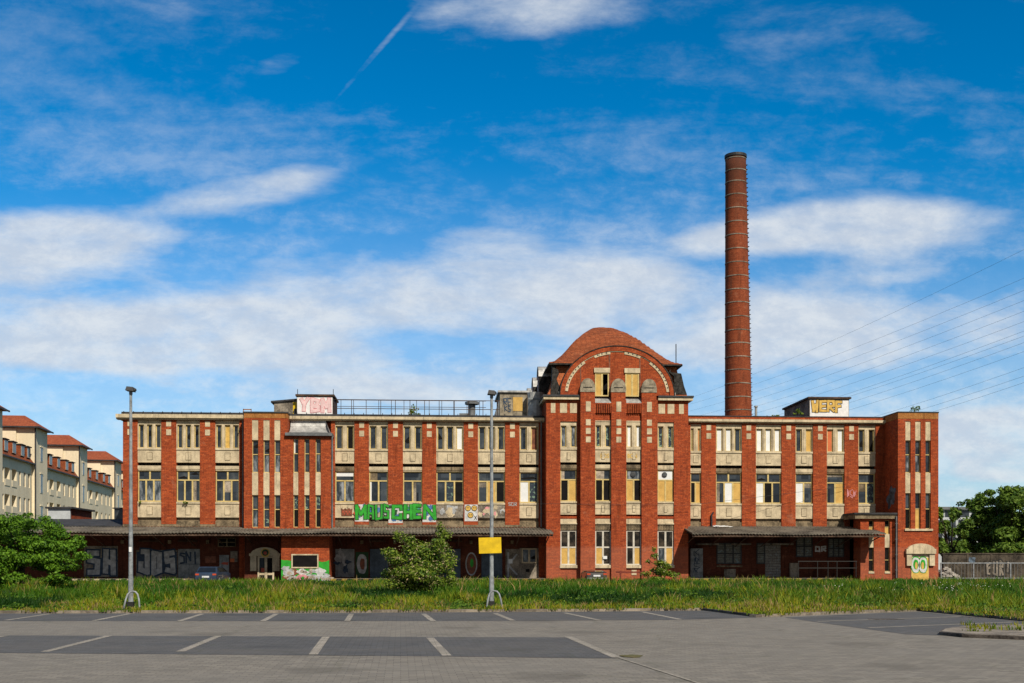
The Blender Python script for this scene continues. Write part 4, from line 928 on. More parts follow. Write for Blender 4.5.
# left-most bays
o = gpanel('painted_panel', 84, 118, 546, 577, 'concrete'); mb = MB(); tagging(mb, 'SH', X(86, YF), X(117.5, YF), zz(574), zz(549), YF-.042, .42, [(.26, 0), (0, 1)], 4, gap=.2); sub(mb, 'graffiti', ['g_dblue', 'g_grey'], o)
o = gpanel('painted_panel', 136, 177.5, 550, 578, 'concrete'); mb = MB(); mb.mi = 0; mb.box(X(137, YF), X(177, YF), YF-.05, YF-.041, zz(573), zz(552)); tagging(mb, 'JOS', X(137.5, YF), X(176.5, YF), zz(573.5), zz(550.5), YF-.052, .4, [(.26, 0), (0, 1)], 5, gap=.16, jit=.08); sub(mb, 'graffiti', ['g_dblue', 'g_grey'], o)
o = gpanel('sliding_door', 178.2, 200, 549, 578, 'gdoor'); mb = MB(); tagging(mb, 'SNI', X(179.5, YF), X(198, YF), zz(563), zz(551), YF-.042, .13, [(0, 0)], 8, jit=.15); mb.mi = 0; mb.box(X(178.3, YF), X(199.8, YF), YF-.05, YF-.042, zz(564.3), zz(563.8)); mb.box(X(189, YF), X(189.3, YF), YF-.05, YF-.042, zz(577), zz(564)); sub(mb, 'graffiti', ['g_dblue'], o)
window(fac, 'vent_window', xf(218), xf(236), zz(547), zz(538), YF-.08, ['kk', 'kk'], 'stone_d', .06, zs=[0, zz(542.5), 0])
o = gpanel('door', 219.5, 229, 555, 579, 'gdoor'); mb = MB(); blob(mb, xf(225.5), zz(563.5), .28, .12, YF-.04, 0, wob=.3); sub(mb, 'graffiti', ['g_red'], o)
o = gpanel('poster', 230.5, 237.5, 551, 562, 'concrete'); mb = MB(); mb.box(xf(230.3), xf(234.5), YF-.055, YF-.042, zz(562), zz(558.6)); sub(mb, 'poster_print', ['orange'], o)
gpanel('brick_patch', 205, 216, 556, 563, 'g_brown')
for pa, pb in ((139, 158), (178, 197), (370, 386), (404, 421), (437, 462)): gpanel('lintel', pa, pb, 540.5, 541.8, 'wood', .12)
for pa, pb in ((695, 716), (731, 748), (770, 790)): gpanel('lintel', pa, pb, 543.5, 545, 'concrete', 1.0)
for px in (122.9, 170, 208, 362, 395, 429, 471, 512):
    mb = MB(); mb.box(xf(px)-.12, xf(px)+.12, YF-.25, YF, 3.2, 3.5); mb.build('wall_lamp_box', 'stone_d', fac)
# portal under the stair block
YP = 94.4
mb = MB(); mb.box(X(244.5, YP), X(281, 94.4), YP+.05, YS+.1, 0, 4.0); mb.build('ground_floor_wall', 'brick_shade', fac)
pxm = X(265.2, YP); pz = lambda py: Z(265, py, YP)
portal(pxm, YP, X(280.8, YP)-X(249.7, YP), pz(547.3), pz(553.5), pz(556), pz(571), 0, X(274.5, YP)-X(257.5, YP), 'stone')
mb = MB(); blob(mb, pxm+.05, pz(552.8), .36, .36, YP-.3, 0); blob(mb, pxm+.05, pz(552.6), .27, .27, YP-.31, 1); blob(mb, pxm+.05, pz(553), .14, .14, YP-.32, 2, wob=.1); mb.build('emblem', ['g_gold', 'g_dgreen', 'g_red'], fac)
window(fac, 'entrance_door', X(257.8, YP), X(274.3, YP), .1, pz(556.2), YP-.12, ['gk', 'gk'], 'stone', .14, zs=[0, pz(574), 0])
mb = MB(); mb.box(X(261, YP), X(267.5, YP), YP-.075, YP-.064, pz(572), pz(568)); mb.build('window_display', 'g_red', fac)
# painted kiosk block under the canopy
YK = 92.35; kz = lambda py: Z(305, py, YK)
mb = MB(); mb.box(X(281.2, YK), X(329.2, YK), YK, YS, 0, 3.9); kk = mb.build('kiosk_wall', 'brick', fac)
window(fac, 'kiosk_window', X(291.5, YK), X(318.6, YK), kz(568.2), kz(554), YK-.08, ['k'], 'stone', .1)
mb = MB(); mb.prism([(X(281.2, YK), 0), (X(329.2, YK), 0), (X(329.2, YK), kz(560)), (X(326, YK), kz(561.5)), (X(322, YK), kz(562)), (X(318.6, YK), kz(561)), (X(318.6, YK), kz(568.5)), (X(291.5, YK), kz(568.5)), (X(291.5, YK), kz(561)), (X(287, YK), kz(560)), (X(284, YK), kz(560.3)), (X(281.2, YK), kz(559.5))], YK-.012, YK)
rr = random.Random(5)
for i in range(36):
    px = rr.uniform(285, 327); py = rr.uniform(570, 580); a, b = rr.uniform(.12, .5), rr.uniform(.08, .28)
    blob(mb, X(px, YK), kz(py), a, b, YK-.013-i*.0006, 1+i % 5 if i % 5 < 4 else 1, wob=.2, seed=i)
    if i % 3 == 0: blob(mb, X(px, YK)+.03, kz(py)+.02, a*.6, b*.5, YK-.035, 2, wob=.2, seed=i+50)
blob(mb, X(302, YK), kz(578), .42, .3, YK-.045, 5, wob=.1); blob(mb, X(303, YK), kz(578), .12, .12, YK-.055, 0); blob(mb, X(286, YK), kz(568.5), .3, .2, YK-.04, 1, wob=.25)
q = mb.build('graffiti', ['g_green', 'g_grey', 'g_cream', 'g_brown', 'g_white', 'g_pink']); q.parent = kk; q.location = (0, 0, 0)
# doors of section B
o = gpanel('painted_door', 335.5, 354.4, 549, 577, 'gdoor'); mb = MB(); rr = random.Random(9)
for i in range(7): blob(mb, xf(337+rr.random()*15), zz(552+rr.random()*22), .1+.25*rr.random(), .35*rr.random()+.1, YF-.045-i*.001, i % 2, wob=.3, seed=i)
sub(mb, 'graffiti', ['g_grey', 'g_dblue'], o)
o = gpanel('painted_pier', 355.5, 368.5, 552, 578, 'g_dgreen', .03); mb = MB(); blob(mb, xf(362), zz(564), .42, .85, YF-.03, 0, wob=.06); blob(mb, xf(362.5), zz(564), .2, .5, YF-.045, 1, wob=.1); sub(mb, 'graffiti', ['g_grey', 'g_brown'], o)
for pa, pb in ((370, 388.3), (404, 421), (438, 460.5), (481.5, 502.2)): gpanel('sliding_door', pa, pb, 549, 577.6, 'bdoor', .06)
o = gpanel('painted_pier', 464.8, 478, 551, 577.5, 'brick', .01); mb = MB(); blob(mb, xf(471.4), zz(564), .5, .98, YF-.01, 0); blob(mb, xf(471.4), zz(564), .4, .86, YF-.02, 1); blob(mb, xf(471.8), zz(563), .14, .36, YF-.03, 2); sub(mb, 'graffiti', ['g_grey', 'g_brown', 'g_green'], o)
o = gpanel('painted_pier', 505.5, 519.4, 549, 578, 'concrete', .015); mb = MB(); tagging(mb, 'K', xf(506.5), xf(518.5), zz(576), zz(552), YF-.015, .14, [(0, 0)], 3); mb.mi = 1; mb.box(xf(508.5), xf(512.5), YF-.03, YF-.015, zz(563.5), zz(559)); sub(mb, 'graffiti', ['g_grey', 'white'], o)
gpanel('wall_panel', 519.6, 538.7, 548, 578, 'concrete', .0)
window(fac, 'window', xf(521.6), xf(536.6), zz(563.2), zz(548.2), YF-.07, ['cg'], 'stone', .11)
mb = MB(); mb.box(xf(526), xf(529.5), YF-.04, YF, zz(572), zz(569)); mb.build('vent_grille', 'dark', fac)
# section C ground floor
o = gpanel('painted_door', 689.6, 701.8, 548.5, 577.5, 'gdoor', .4); mb = MB(); rr = random.Random(3)
for i in range(5): a_ = 690.5+rr.random()*4; tagging(mb, '#S#WK'[i], xf(a_), xf(a_+6), zz(574-i*4.6), zz(568-i*4.6), YF-.40, .05, [(0, 0)], i, jit=.2)
sub(mb, 'graffiti', ['g_dblue'], o)
TY['b'] = 'glassb'; TY['B'] = 'gblock'
window(fac, 'block_window', xf(716.5), xf(741.5), zz(564), zz(542.5), YF-.05, ['bbb', 'bbb'], 'dmetal', .08, zs=[0, zz(553.5), 0])
window(fac, 'block_window', xf(756.5), xf(765), zz(564), zz(542.5), YF-.05, ['b', 'b'], 'dmetal', .08, zs=[0, zz(553.5), 0])
gpanel('bricked_up_door', 765.2, 780.5, 543, 577, 'gblock', .03)
window(fac, 'block_window', xf(796), xf(812.5), zz(557), zz(535), YF-.05, ['bb', 'bb'], 'dmetal', .08, zs=[0, zz(546), 0])
window(fac, 'block_window', xf(828), xf(844), zz(557), zz(538), YF-.05, ['bbb', 'bbb'], 'dmetal', .06, zs=[0, zz(548), 0])
gpanel('ledge', 716.5, 742, 565.5, 567, 'stone_d', .12); gpanel('wall_box', 724, 735, 569, 577, 'concrete', .2); gpanel('wall_box', 789, 797, 563, 577, 'concrete', .4)
mb = MB(); tagging(mb, 'OR', xf(814.5), xf(826.5), zz(551.5), zz(545.5), YF-.012, .13, [(0, 0)], 3); mb.build('graffiti', 'g_white', fac)
# railing on the right dock
mb = MB(); Yr = 92.3
for px in (798.5, 817.5, 828, 837, 856): mb.tube([(X(px, Yr), Yr, .45), (X(px, Yr), Yr, 1.75)], .035, 6)
for z in (1.75, 1.2): mb.tube([(X(798, Yr), Yr, z), (X(857, Yr), Yr, z)], .03, 6)
mb.build('dock_railing', 'black', fac)
# ------------------------------------------------------------------ graffiti on the upper wall
mb = MB(); z0, z1 = zz(520.2), zz(505)
def gl_(ch, a, b, dY=0.0, zlo=519.3, zhi=504.3):
    tagging(mb, ch, xf(a), xf(b), zz(zlo), zz(zhi), YF-.015+dY, .235 if b-a > 8 else .15, [(.09, 1), (0, 0)], seed=int(a), gap=.02, jit=.05)
def patchy(a, b, ya, yb_, cols, Yw, seed, n):
    rr = random.Random(seed)
    mb.mi = cols[0]; mb.box(xf(a)+.01, xf(b)-.01, Yw-.008, Yw, zz(yb_), zz(ya))
    for i in range(n):
        blob(mb, xf(rr.uniform(a+1.5, b-1.5)), zz(rr.uniform(ya+2, yb_-2)), .1+.18*rr.random(), .08+.18*rr.random(), Yw-.009-i*.0004, cols[1+i % (len(cols)-1)], wob=.2, seed=seed*10+i)
patchy(354.7, 368.7, 504.5, 521.5, [2, 3, 2, 4], YF, 1, 8); patchy(388.3, 402.7, 504.5, 523, [2, 3, 1], YF, 2, 7); patchy(422.5, 436.2, 504.5, 522, [2, 3, 3], YF, 3, 7)
patchy(369, 388, 505.2, 517.2, [5, 2, 3, 1], YF+.05, 4, 12); patchy(403, 422.2, 505.2, 517.2, [5, 2, 3, 0], YF+.05, 5, 12)
for ch, a, b, dY in (('M', 355.3, 366.6, 0), ('A', 367.3, 374.3, .0), ('U', 375.2, 382.6, .0), ('S', 383.6, 389.2, -.02), ('C', 391.5, 402.3, 0), ('H', 403.5, 412.5, .02), ('E', 413, 421.5, .02), ('N', 423, 436, 0)): gl_(ch, a, b, dY)
mb.build('graffiti', ['g_green', 'g_dgreen', 'g_white', 'g_blue', 'g_red', 'g_cream'], fac)
mb = MB(); mb.mi = 0
mb.box(xf(464.6), xf(477.7), YF-.01, YF, zz(521), zz(504.3))
for px, py in ((468, 508), (474.3, 508), (470.5, 515)):
    blob(mb, xf(px), zz(py), .25, .25, YF-.012, 2); blob(mb, xf(px), zz(py), .2, .2, YF-.022, 1, wob=.04)
    for s in (-1, 1): blob(mb, xf(px)+s*.07, zz(py)+.04, .03, .05, YF-.034, 2, n=8)
text(mb, 'x', xf(474), xf(477), zz(519.5), zz(515.5), YF-.012, 0, 2)
mb.build('graffiti', ['g_white', 'g_gold', 'black'], fac)
mb = MB(); xa = xf(341.5); xb = xf(352)
mb.prism([(xa, zz(515.8)), (xb, zz(515.8)), (xb+.03, zz(508.5)), (xb-.12, zz(509.5)), (xb-.25, zz(508)), (xb-.4, zz(509.6)), (xa+.3, zz(508.2)), (xa+.15, zz(509.6)), (xa-.02, zz(508.2))], YF+.03, YF+.06)
for i in range(6): blob(mb, xa+.12+i*.13, zz(512+i % 2*1.8), .05, .07, YF+.03, 1, seed=i, wob=.2)
mb.build('graffiti', ['g_brown', 'g_red'], fac)
for (a, b, s) in ((436.5, 463.5, 11), (478.2, 505, 12)):
    mb = MB(); rr = random.Random(s)
    mb.mi = 0; mb.box(xf(a), xf(b), YF+.078, YF+.088, zz(517.6), zz(504.6))
    for i in range(16): blob(mb, xf(rr.uniform(a+1.5, b-1.5)), zz(rr.uniform(506, 516)), .1+.2*rr.random(), .1+.2*rr.random(), YF+.078-i*.0005, rr.choice([1, 2, 3, 0]), wob=.25, seed=i+s)
    mb.build('graffiti', ['concrete', 'g_grey', 'stone', 'g_pink'], fac)
mb = MB(); tagging(mb, 'SOR', xf(508.3), xf(517), zz(505.5), zz(502), YF, .045, [(0, 0)], 1); tagging(mb, '#S#', xf(846.5), xf(856), zz(496), zz(488.5), YF, .05, [(0, 1)], 2, jit=.2); mb.build('graffiti', ['g_grey', 'g_pink'], fac)
# gilt characters on the two middle panels
mb = MB(); Yg = YM+.24
text(mb, 'BOS', X(600.5, Yg), X(609, Yg), cz(458.5), cz(454), Yg, .02, 0); text(mb, 'BON', X(627.5, Yg), X(637, Yg), cz(458.5), cz(454), Yg, .02, 0); mb.build('panel_lettering', 'g_gold', fac)
# ------------------------------------------------------------------ things on the roof
def shed(x0, x1, y0, y1, z0, z1, mat, rmat, over=.12, drop=0):
    mb = MB(); mb.box(x0, x1, y0, y1, z0, z1); o = mb.build('roof_shed', mat, fac)
    m2 = MB(); m2.hexa([(x0-over, y0-over, z1+.002), (x1+over, y0-over, z1+.002), (x1+over, y1+over, z1+.002), (x0-over, y1+over, z1+.002)], [(x0-over, y0-over, z1+.16), (x1+over, y0-over, z1+.16), (x1+over, y1+over, z1+.16), (x0-over, y1+over, z1+.16)])
    q = m2.build('shed_roof', rmat); q.parent = o; return o
Y2 = 98.0
o = shed(X(297, Y2), X(333, Y2), Y2, Y2+4, 13.9, Z(315, 396.3, Y2), 'wood', 'wood')
mb = MB(); mb.mi = 0; mb.box(X(297.2, Y2), X(332.5, Y2), Y2-.02, Y2-.001, 13.95, Z(315, 397, Y2)); tagging(mb, 'YBM', X(299, Y2), X(331.5, Y2), Z(315, 412.5, Y2), Z(315, 398, Y2), Y2-.021, .26, [(.07, 1), (-.02, 2)], 2, jit=.06); sub(mb, 'graffiti', ['g_bwhite', 'g_pink', 'g_lpink'], o)
mb = MB()
for px in (297.5, 333.2): mb.tube([(X(px, Y2), Y2+.1, 15), (X(px, Y2), Y2+.1, Z(px, 389, Y2))], .03, 5)
sub(mb, 'antenna', 'dmetal', o)
Y3 = 98.6
mb = MB(); xa, xb = X(274, Y3), X(298, Y3); z0 = 13.9; zl, zr = Z(274, 402.5, Y3), Z(298, 400.3, Y3)
mb.prism([(xa, z0), (xb, z0), (xb, zr), (xa, zl)], Y3, Y3+3); o = mb.build('roof_shed', 'concrete', fac)
mb = MB(); mb.prism([(xa-.25, zl-.02), (xb+.05, zr+.003), (xb+.05, zr+.14), (xa-.25, zl+.12)], Y3-.15, Y3+3.1); sub(mb, 'shed_roof', 'tar', o)
mb = MB(); mb.mi = 0; mb.box(X(293, Y3), X(299, Y3)-.05, Y3-.02, Y3-.001, 13.95, Z(296, 402, Y3)); blob(mb, X(296, Y3), 14.45, .2, .3, Y3-.03, 1, wob=.2); sub(mb, 'graffiti', ['yellow', 'black'], o)
# parapet frame bits left
mb = MB(); xa = X(243, 98); mb.box(xa, xa+.7, 98, 98.05, 14.5, 14.58); mb.box(xa, xa+.06, 98, 98.05, 13.9, 14.6); mb.box(xa+.64, xa+.7, 98, 98.05, 13.9, 14.6); mb.build('roof_hatch_frame', 'ochre', fac)
# railing
mb = MB(); Yr = 98.2
for z in (Z(420, 400.2, Yr), Z(420, 409, Yr)): mb.tube([(X(334.5, Yr), Yr, z), (X(500, Yr), Yr, z)], .03, 5)
for i in range(12): x = X(337+i*14.6, Yr); mb.tube([(x, Yr, 13.85), (x, Yr, Z(420, 400.2, Yr))], .028, 5)
mb.build('roof_railing', 'wood', fac)
mb = MB(); Yr = 103
for z in (Z(420, 400.6, Yr), Z(420, 407, Yr)): mb.tube([(X(334.5, Yr), Yr, z), (X(486, Yr), Yr, z)], .025, 5)
for i in range(12): x = X(341+i*12.6, Yr); mb.tube([(x, Yr, 13.85), (x, Yr, Z(420, 400.6, Yr))], .025, 5)
mb.build('roof_railing', 'wood', fac)
mb = MB(); x = X(472, 100); mb.tube([(x, 100, 13.9), (x, 100, Z(472, 405, 100))], .3, 12); mb.tube([(x, 100, Z(472, 404.5, 100)), (x, 100, Z(472, 402.2, 100))], .62, 14); mb.box(x-1.1, x-.3, 99.8, 100.2, 14.3, 14.6); mb.build('roof_ventilator', 'metal', fac)
Y4 = 99.5
o = shed(X(500, Y4), X(529.5, Y4), Y4, Y4+6, 13.9, Z(515, 392.6, Y4), 'capstone', 'zinc', .18)
mb = MB(); mb.box(X(513, Y4), X(522.5, Y4), Y4-.04, Y4, Z(515, 411, Y4), Z(515, 397.2, Y4)); sub(mb, 'board', 'tan', o)
mb = MB(); tagging(mb, 'RE', X(503, Y4), X(511.5, Y4), Z(507, 405, Y4), Z(507, 398, Y4), Y4, .08, [(0, 0)], 1, jit=.12); tagging(mb, 'KS', X(504, Y4), X(511, Y4), Z(507, 411.5, Y4), Z(507, 406, Y4), Y4, .08, [(0, 0)], 2, jit=.12); sub(mb, 'graffiti', 'g_dblue', o)
# lean-to on its left side
mb = MB(); xa, xb = X(493, Y4+2), X(500, Y4); mb.add([(xb, Y4+.1, 13.9), (xb, Y4+.1, 15.9), (xa, Y4+.1, 14.3), (xa, Y4+.1, 13.9), (xb, Y4+6, 13.9), (xb, Y4+6, 15.9), (xa, Y4+6, 14.3), (xa, Y4+6, 13.9)], [(0, 1, 2, 3), (4, 7, 6, 5), (1, 5, 6, 2), (2, 6, 7, 3), (0, 4, 5, 1)]); mb.build('lean_to', 'metal', fac)
# metal tank by the mansard
mb = MB(); x = X(536, 98.5); mb.tube([(x, 98.8, 13.9), (x, 98.8, Z(535, 393, 98.8))], .75, 16); mb.mi = 1; mb.box(x-.7, x+.7, 98, 98.05, 15.6, 15.75); o = mb.build('metal_tank', ['zinc', 'steel'], fac)
# right shed (W E R F)
Y5 = 100.0
o = shed(X(809.5, Y5), X(849, Y5), Y5, Y5+7.5, 14.05, Z(830, 398.9, Y5), 'concrete', 'wood', .16)
mb = MB(); mb.mi = 0; mb.box(X(810, Y5), X(848.5, Y5), Y5-.02, Y5-.001, 14.1, Z(830, 400, Y5))
zt_, zb_ = Z(825, 399.8, Y5), Z(825, 412.2, Y5)
tagging(mb, 'WERF', X(811, Y5), X(842.5, Y5), zb_+.0, zt_-.02, Y5-.022, .21, [(.1, 1), (0, 2)], 3, jit=.05, gap=.05)
mb.mi = 4; mb.box(X(810.2, Y5), X(848.3, Y5), Y5-.032, Y5-.021, 14.1, 14.5)
for i in range(7): blob(mb, X(813+i*4.5, Y5), 14.3, .24, .17, Y5-.045, 3 if i % 2 else 4, wob=.2, seed=i)
sub(mb, 'graffiti', ['g_bwhite', 'black', 'g_gold', 'g_red', 'g_bwhite'], o)
mb = MB(); x = X(756, 97.5); mb.tube([(x, 97.5, 13.9), (x, 97.5, Z(756, 406.8, 97.5))], .11, 10); mb.tube([(x, 97.5, Z(756, 407.3, 97.5)), (x, 97.5, Z(756, 405.8, 97.5))], .16, 10); mb.build('vent_pipe', 'zinc', fac)
if 'world_parts' in fac: del fac['world_parts']
# ------------------------------------------------------------------ chimney
CY = 125.0; cxb, cxt = X(738.3, CY), X(735.6, CY); czt = Z(736, 156, CY); rb, rt = 1.46, 1.12
czb = Z(738, 415, CY)
ch = root('factory_chimney', 'tall slender round brick chimney with pale bands standing behind the factory', 'chimney', (cxb+(cxb-cxt)*czb/(czt-czb), CY, 0))
lean = (cxt-ch.location.x)/czt
def crad(z): return rb+(rt-rb)*(z-czb)/(czt-czb)
mb = MB(); N = 28; zl = [czt*i/30 for i in range(31)]; vs = []
for z in zl: vs += [(lean*z+crad(z)*math.cos(2*math.pi*j/N), crad(z)*math.sin(2*math.pi*j/N), z) for j in range(N)]
fs = [(i*N+j, i*N+(j+1) % N, (i+1)*N+(j+1) % N, (i+1)*N+j) for i in range(30) for j in range(N)]+[tuple(range(30*N, 31*N))]
mb.add(vs, fs); mb.build('shaft', 'chim', ch, smooth=True)
mb = MB()
def hoop(z, h, e):
    r = crad(z)+e; vs = []
    for zz_ in (z, z+h): vs += [(lean*z+r*math.cos(2*math.pi*j/N), r*math.sin(2*math.pi*j/N), zz_) for j in range(N)]
    m_ = MB(); m_.add(vs, [(j, (j+1) % N, (j+1) % N+N, j+N) for j in range(N)]+[tuple(range(N, 2*N)), tuple(range(N-1, -1, -1))]); m_.build('hoop' if h < .2 else 'crown_ring', 'concrete' if h < .2 else 'dmetal', ch)
for py in (157.5, 160.5, 172.5, 184, 197, 210.5, 224, 237, 251, 264.5, 278, 291.5, 304.5, 318.5, 332, 345, 358.5, 371.5, 385, 398.5, 411.5): hoop(Z(737, py, CY), .1, .035)
for q in range(12): hoop(Z(737, 420+q*13.3, CY), .1, .035)
hoop(czt-.25, .3, .09)
mb = MB()
for i in range(90):
    z = 1+i*(czt-1.5)/90; mb.box(lean*z+crad(z), lean*z+crad(z)+.16, -.2, .2, z, z+.03)
mb.build('climbing_rungs', 'dmetal', ch)
# ------------------------------------------------------------------ sheds behind the left extension
Yq = 106.5
rt_ = root('brick_shed', 'low shed with white front and brick side behind the canopy at far left', 'shed', (X(59, Yq), Yq, 0))
x0, x1 = X(48, Yq)-X(59, Yq), X(70.2, Yq)-X(59, Yq); zt_ = Z(60, 508.6, Yq)
MB().box(x0, x1, 0, .2, 0, zt_).build('front_wall', 'office', rt_); MB().box(x0, x1, .2, 6.5, 0, zt_-.003).build('side_wall', 'brick', rt_); MB().box(x0-.2, x1+.25, -.2, 6.7, zt_, zt_+.16).build('roof', 'tar', rt_)
Yq = 108.
rt_ = root('glazed_shed', 'small dark glazed shed squeezed beside the left end of the factory', 'shed', (X(120, Yq), Yq, 0))
MB().box(-.5, 1.3, 0, 3, 0, Z(118, 507.6, Yq)-.1).build('wall', 'glass', rt_); MB().box(-.65, 1.4, -.15, 3.1, Z(118, 507.6, Yq)-.1, Z(118, 507.6, Yq)).build('roof', 'dmetal', rt_)
# ------------------------------------------------------------------ apartment houses on the left
UA = TH+math.atan((357-HX)/F)      # direction of the street row
U = (math.sin(UA), math.cos(UA)); LV = (-U[1], U[0])
def rowT(px, L):
    r = ray(px); d_ = L/(r[0]*LV[0]+r[1]*LV[1]); return d_*(r[0]*U[0]+r[1]*U[1])
def rowZ(px, py, L): r = ray(px); return CH+(HY-py)/F*(L/(r[0]*LV[0]+r[1]*LV[1]))
LR = 40.0
labels = ['nearest cream apartment house at the left picture edge, only its corner showing', 'cream apartment house with tallest-looking red-roofed tower at far left',
          'cream apartment house with small white balcony, second visible tower from left', 'cream apartment house whose tower stands third in the row behind the shed', 'farthest cream apartment house, a sliver beside the factory corner']
def house(k, t0, t1, low0, eave, ridge, le, lt):
    o = root('apartment_house', labels[k], 'apartment house', (U[0]*t0+LV[0]*LR, U[1]*t0+LV[1]*LR, 0), math.atan2(U[1], U[0]), 'cream apartment houses in a row')
    D = t1-t0; Lw = t0-low0; dep = 12.0
    MB().box(0, D, 0, dep, 0, eave).build('tower_wall', 'render', o)
    r = MB(); e = .55; a = 1.6
    r.add([(-e, -e, eave), (D+e, -e, eave), (D+e, dep+e, eave), (-e, dep+e, eave), (D/2, a+.4, ridge), (D/2, dep-a-.4, ridge), (-e, -e, eave-.12), (D+e, -e, eave-.12), (D+e, dep+e, eave-.12), (-e, dep+e, eave-.12)],
          [(0, 1, 4), (1, 2, 5, 4), (2, 3, 5), (3, 0, 4, 5), (0, 6, 7, 1), (1, 7, 8, 2), (2, 8, 9, 3), (3, 9, 6, 0), (6, 9, 8, 7)])
    r.build('tower_roof', 'atile', o)
    MB().box(-e-.02, D+e, -e-.12, -e, eave-.2, eave-.02).box(-e-.12, -e-.0, -e, dep, eave-.2, eave-.02).build('gutter', 'dmetal', o)
    # low wing with loggias cut as recesses
    fl = [1.6, 4.7, 7.8, 10.9]; base = .35
    wallm = MB(); wallm.box(-Lw, -.02, base+1.0, dep-1, 0, le-.03)
    holes = []
    cols_ = [(.05, 1.0, 'w'), (.15, 1.9, 'l'), (.36, 1.9, 'l'), (.56, .95, 'w'), (.72, .95, 'w'), (.86, .9, 'w')]
    xs_ = []
    for f, wd, ty in cols_: x = -Lw+f*Lw; xs_.append((x, min(x+wd, -.3), ty))
    cur = -Lw
    for (xa, xb, ty) in xs_:
        wallm.box(cur, xa, base, base+1, 0, le-.03); cur = xb
        zc_ = 0
        for f in fl:
            h = 1.75 if ty == 'w' else 2.1; s = f if ty == 'w' else f-.3
            wallm.box(xa, xb, base+.003, base+1, zc_, s); zc_ = s+h
            if ty == 'l': wallm.box(xa, xb, base-.05, base+.05, s, s+.75)
            else:
                fr = MB(); yy = base+.12; fr.box(xa, xb, yy, yy+.06, s, s+h); q = fr.build('window', 'wframe', o)
                g_ = MB(); c0 = (xa+xb)/2
                g_.box(xa+.08, c0-.04, yy-.012, yy-.001, s+.08, s+h-.08).box(c0+.04, xb-.08, yy-.012, yy-.001, s+.08, s+h-.08); gq = g_.build('pane', 'glass'); gq.parent = q
        wallm.box(xa, xb, base+.003, base+1, zc_, le-.03)
    wallm.box(cur, -.02, base, base+1, 0, le-.03)
    wallm.build('wall', 'render', o)
    if k == 2: MB().box(-2.2, -.3, -.9, base, 7.3, 8.5).build('balcony', 'office', o)
    rf = MB(); y0 = base-.35
    P = [(y0, le-.03), (y0+.25, le+.25), (y0+.95, le+1.3), (y0+1.35, lt), (y0+1.7, lt+.1), (6, lt+1.2), (dep-1, le)]
    n = len(P); vs = [(-Lw, a, b) for a, b in P]+[(-.02, a, b) for a, b in P]
    rf.add(vs, [tuple(range(n)), tuple(range(2*n-1, n-1, -1))]+[(i, i+n, (i+1) % n+n, (i+1) % n) for i in range(n)]); rf.build('roof', 'tile', o)
    MB().box(-Lw, -.02, y0-.12, y0, le-.15, le+.02).build('gutter', 'dmetal', o)
    for f in (.12, .36, .62, .82):
        x = -Lw+f*Lw; dm = MB().box(x, x+1.5, y0+.3, y0+2.2, le+.55, lt-.1); dq = dq = dm.build('dormer', 'tile', o)
        g_ = MB().box(x+.08, x+1.42, y0+.27, y0+.299, le+.6, lt-.2); gq = g_.build('dormer_window', 'wframe'); gq.parent = dq
        g_ = MB().box(x+.18, x+.7, y0+.255, y0+.269, le+.7, lt-.3).box(x+.8, x+1.32, y0+.255, y0+.269, le+.7, lt-.3); gq = g_.build('pane', 'glass'); gq.parent = dq
        MB().box(x-.12, x+1.62, y0+.15, y0+2.3, lt-.098, lt+.02).build('dormer_roof', 'slate', o)
    c_ = MB().box(-Lw*.55, -Lw*.55+.8, 5, 5.8, lt+.5, lt+2.0)if k in (1, 2) else None
    # tower street windows
    for zc_ in (15.4, 11.7, 7.6, 3.6):
        h = 1.7 if zc_ > 15 else 2.3; x = D*.5-.5
        q = MB().box(x-.06, x+1.06, -.04, .05, zc_-h/2-.06, zc_+h/2+.06).build('window', 'wframe', o); gq = MB().box(x+.06, x+.46, -.06, -.04, zc_-h/2+.05, zc_+h/2-.05).box(x+.54, x+.94, -.06, -.04, zc_-h/2+.05, zc_+h/2-.05).build('pane', 'glass'); gq.parent = q
        MB().box(x-.2, x+1.2, -.1, -.0, zc_+h/2+.08, zc_+h/2+.2).build('window_head', 'render', o)
    MB().tube([(-.1, -.08, 0), (-.1, -.08, eave-.1)], .09, 6).build('downpipe', 'dmetal', o)
    # shallow setback strip on the flank of the tower
    MB().box(-.25, -.02, 2.2, dep-.2, le, eave-.3).build('flank_bay', 'render', o)
    return o
T = [(rowT(-8, LR), rowT(2.5, LR)), (rowT(35, LR), rowT(47.3, LR)), (rowT(79, LR), rowT(87.3, LR)), (rowT(114.5, LR), rowT(121.3, LR))]
EZ = rowZ(35, 426.5, LR); RZ = EZ+1.7
le1 = rowZ(34, 463.5, LR); lt1 = rowZ(30, 449, LR+1)
house(0, T[0][0], T[0][1], T[0][0]-10, EZ+.35, RZ+.3, le1, lt1)
for k in (1, 2, 3): house(k, T[k][0], T[k][1], T[k-1][1]+.05, EZ, RZ, le1, lt1)
house(4, T[3][1]+18, T[3][1]+23.5, T[3][1]+.05, EZ, RZ, le1, lt1)
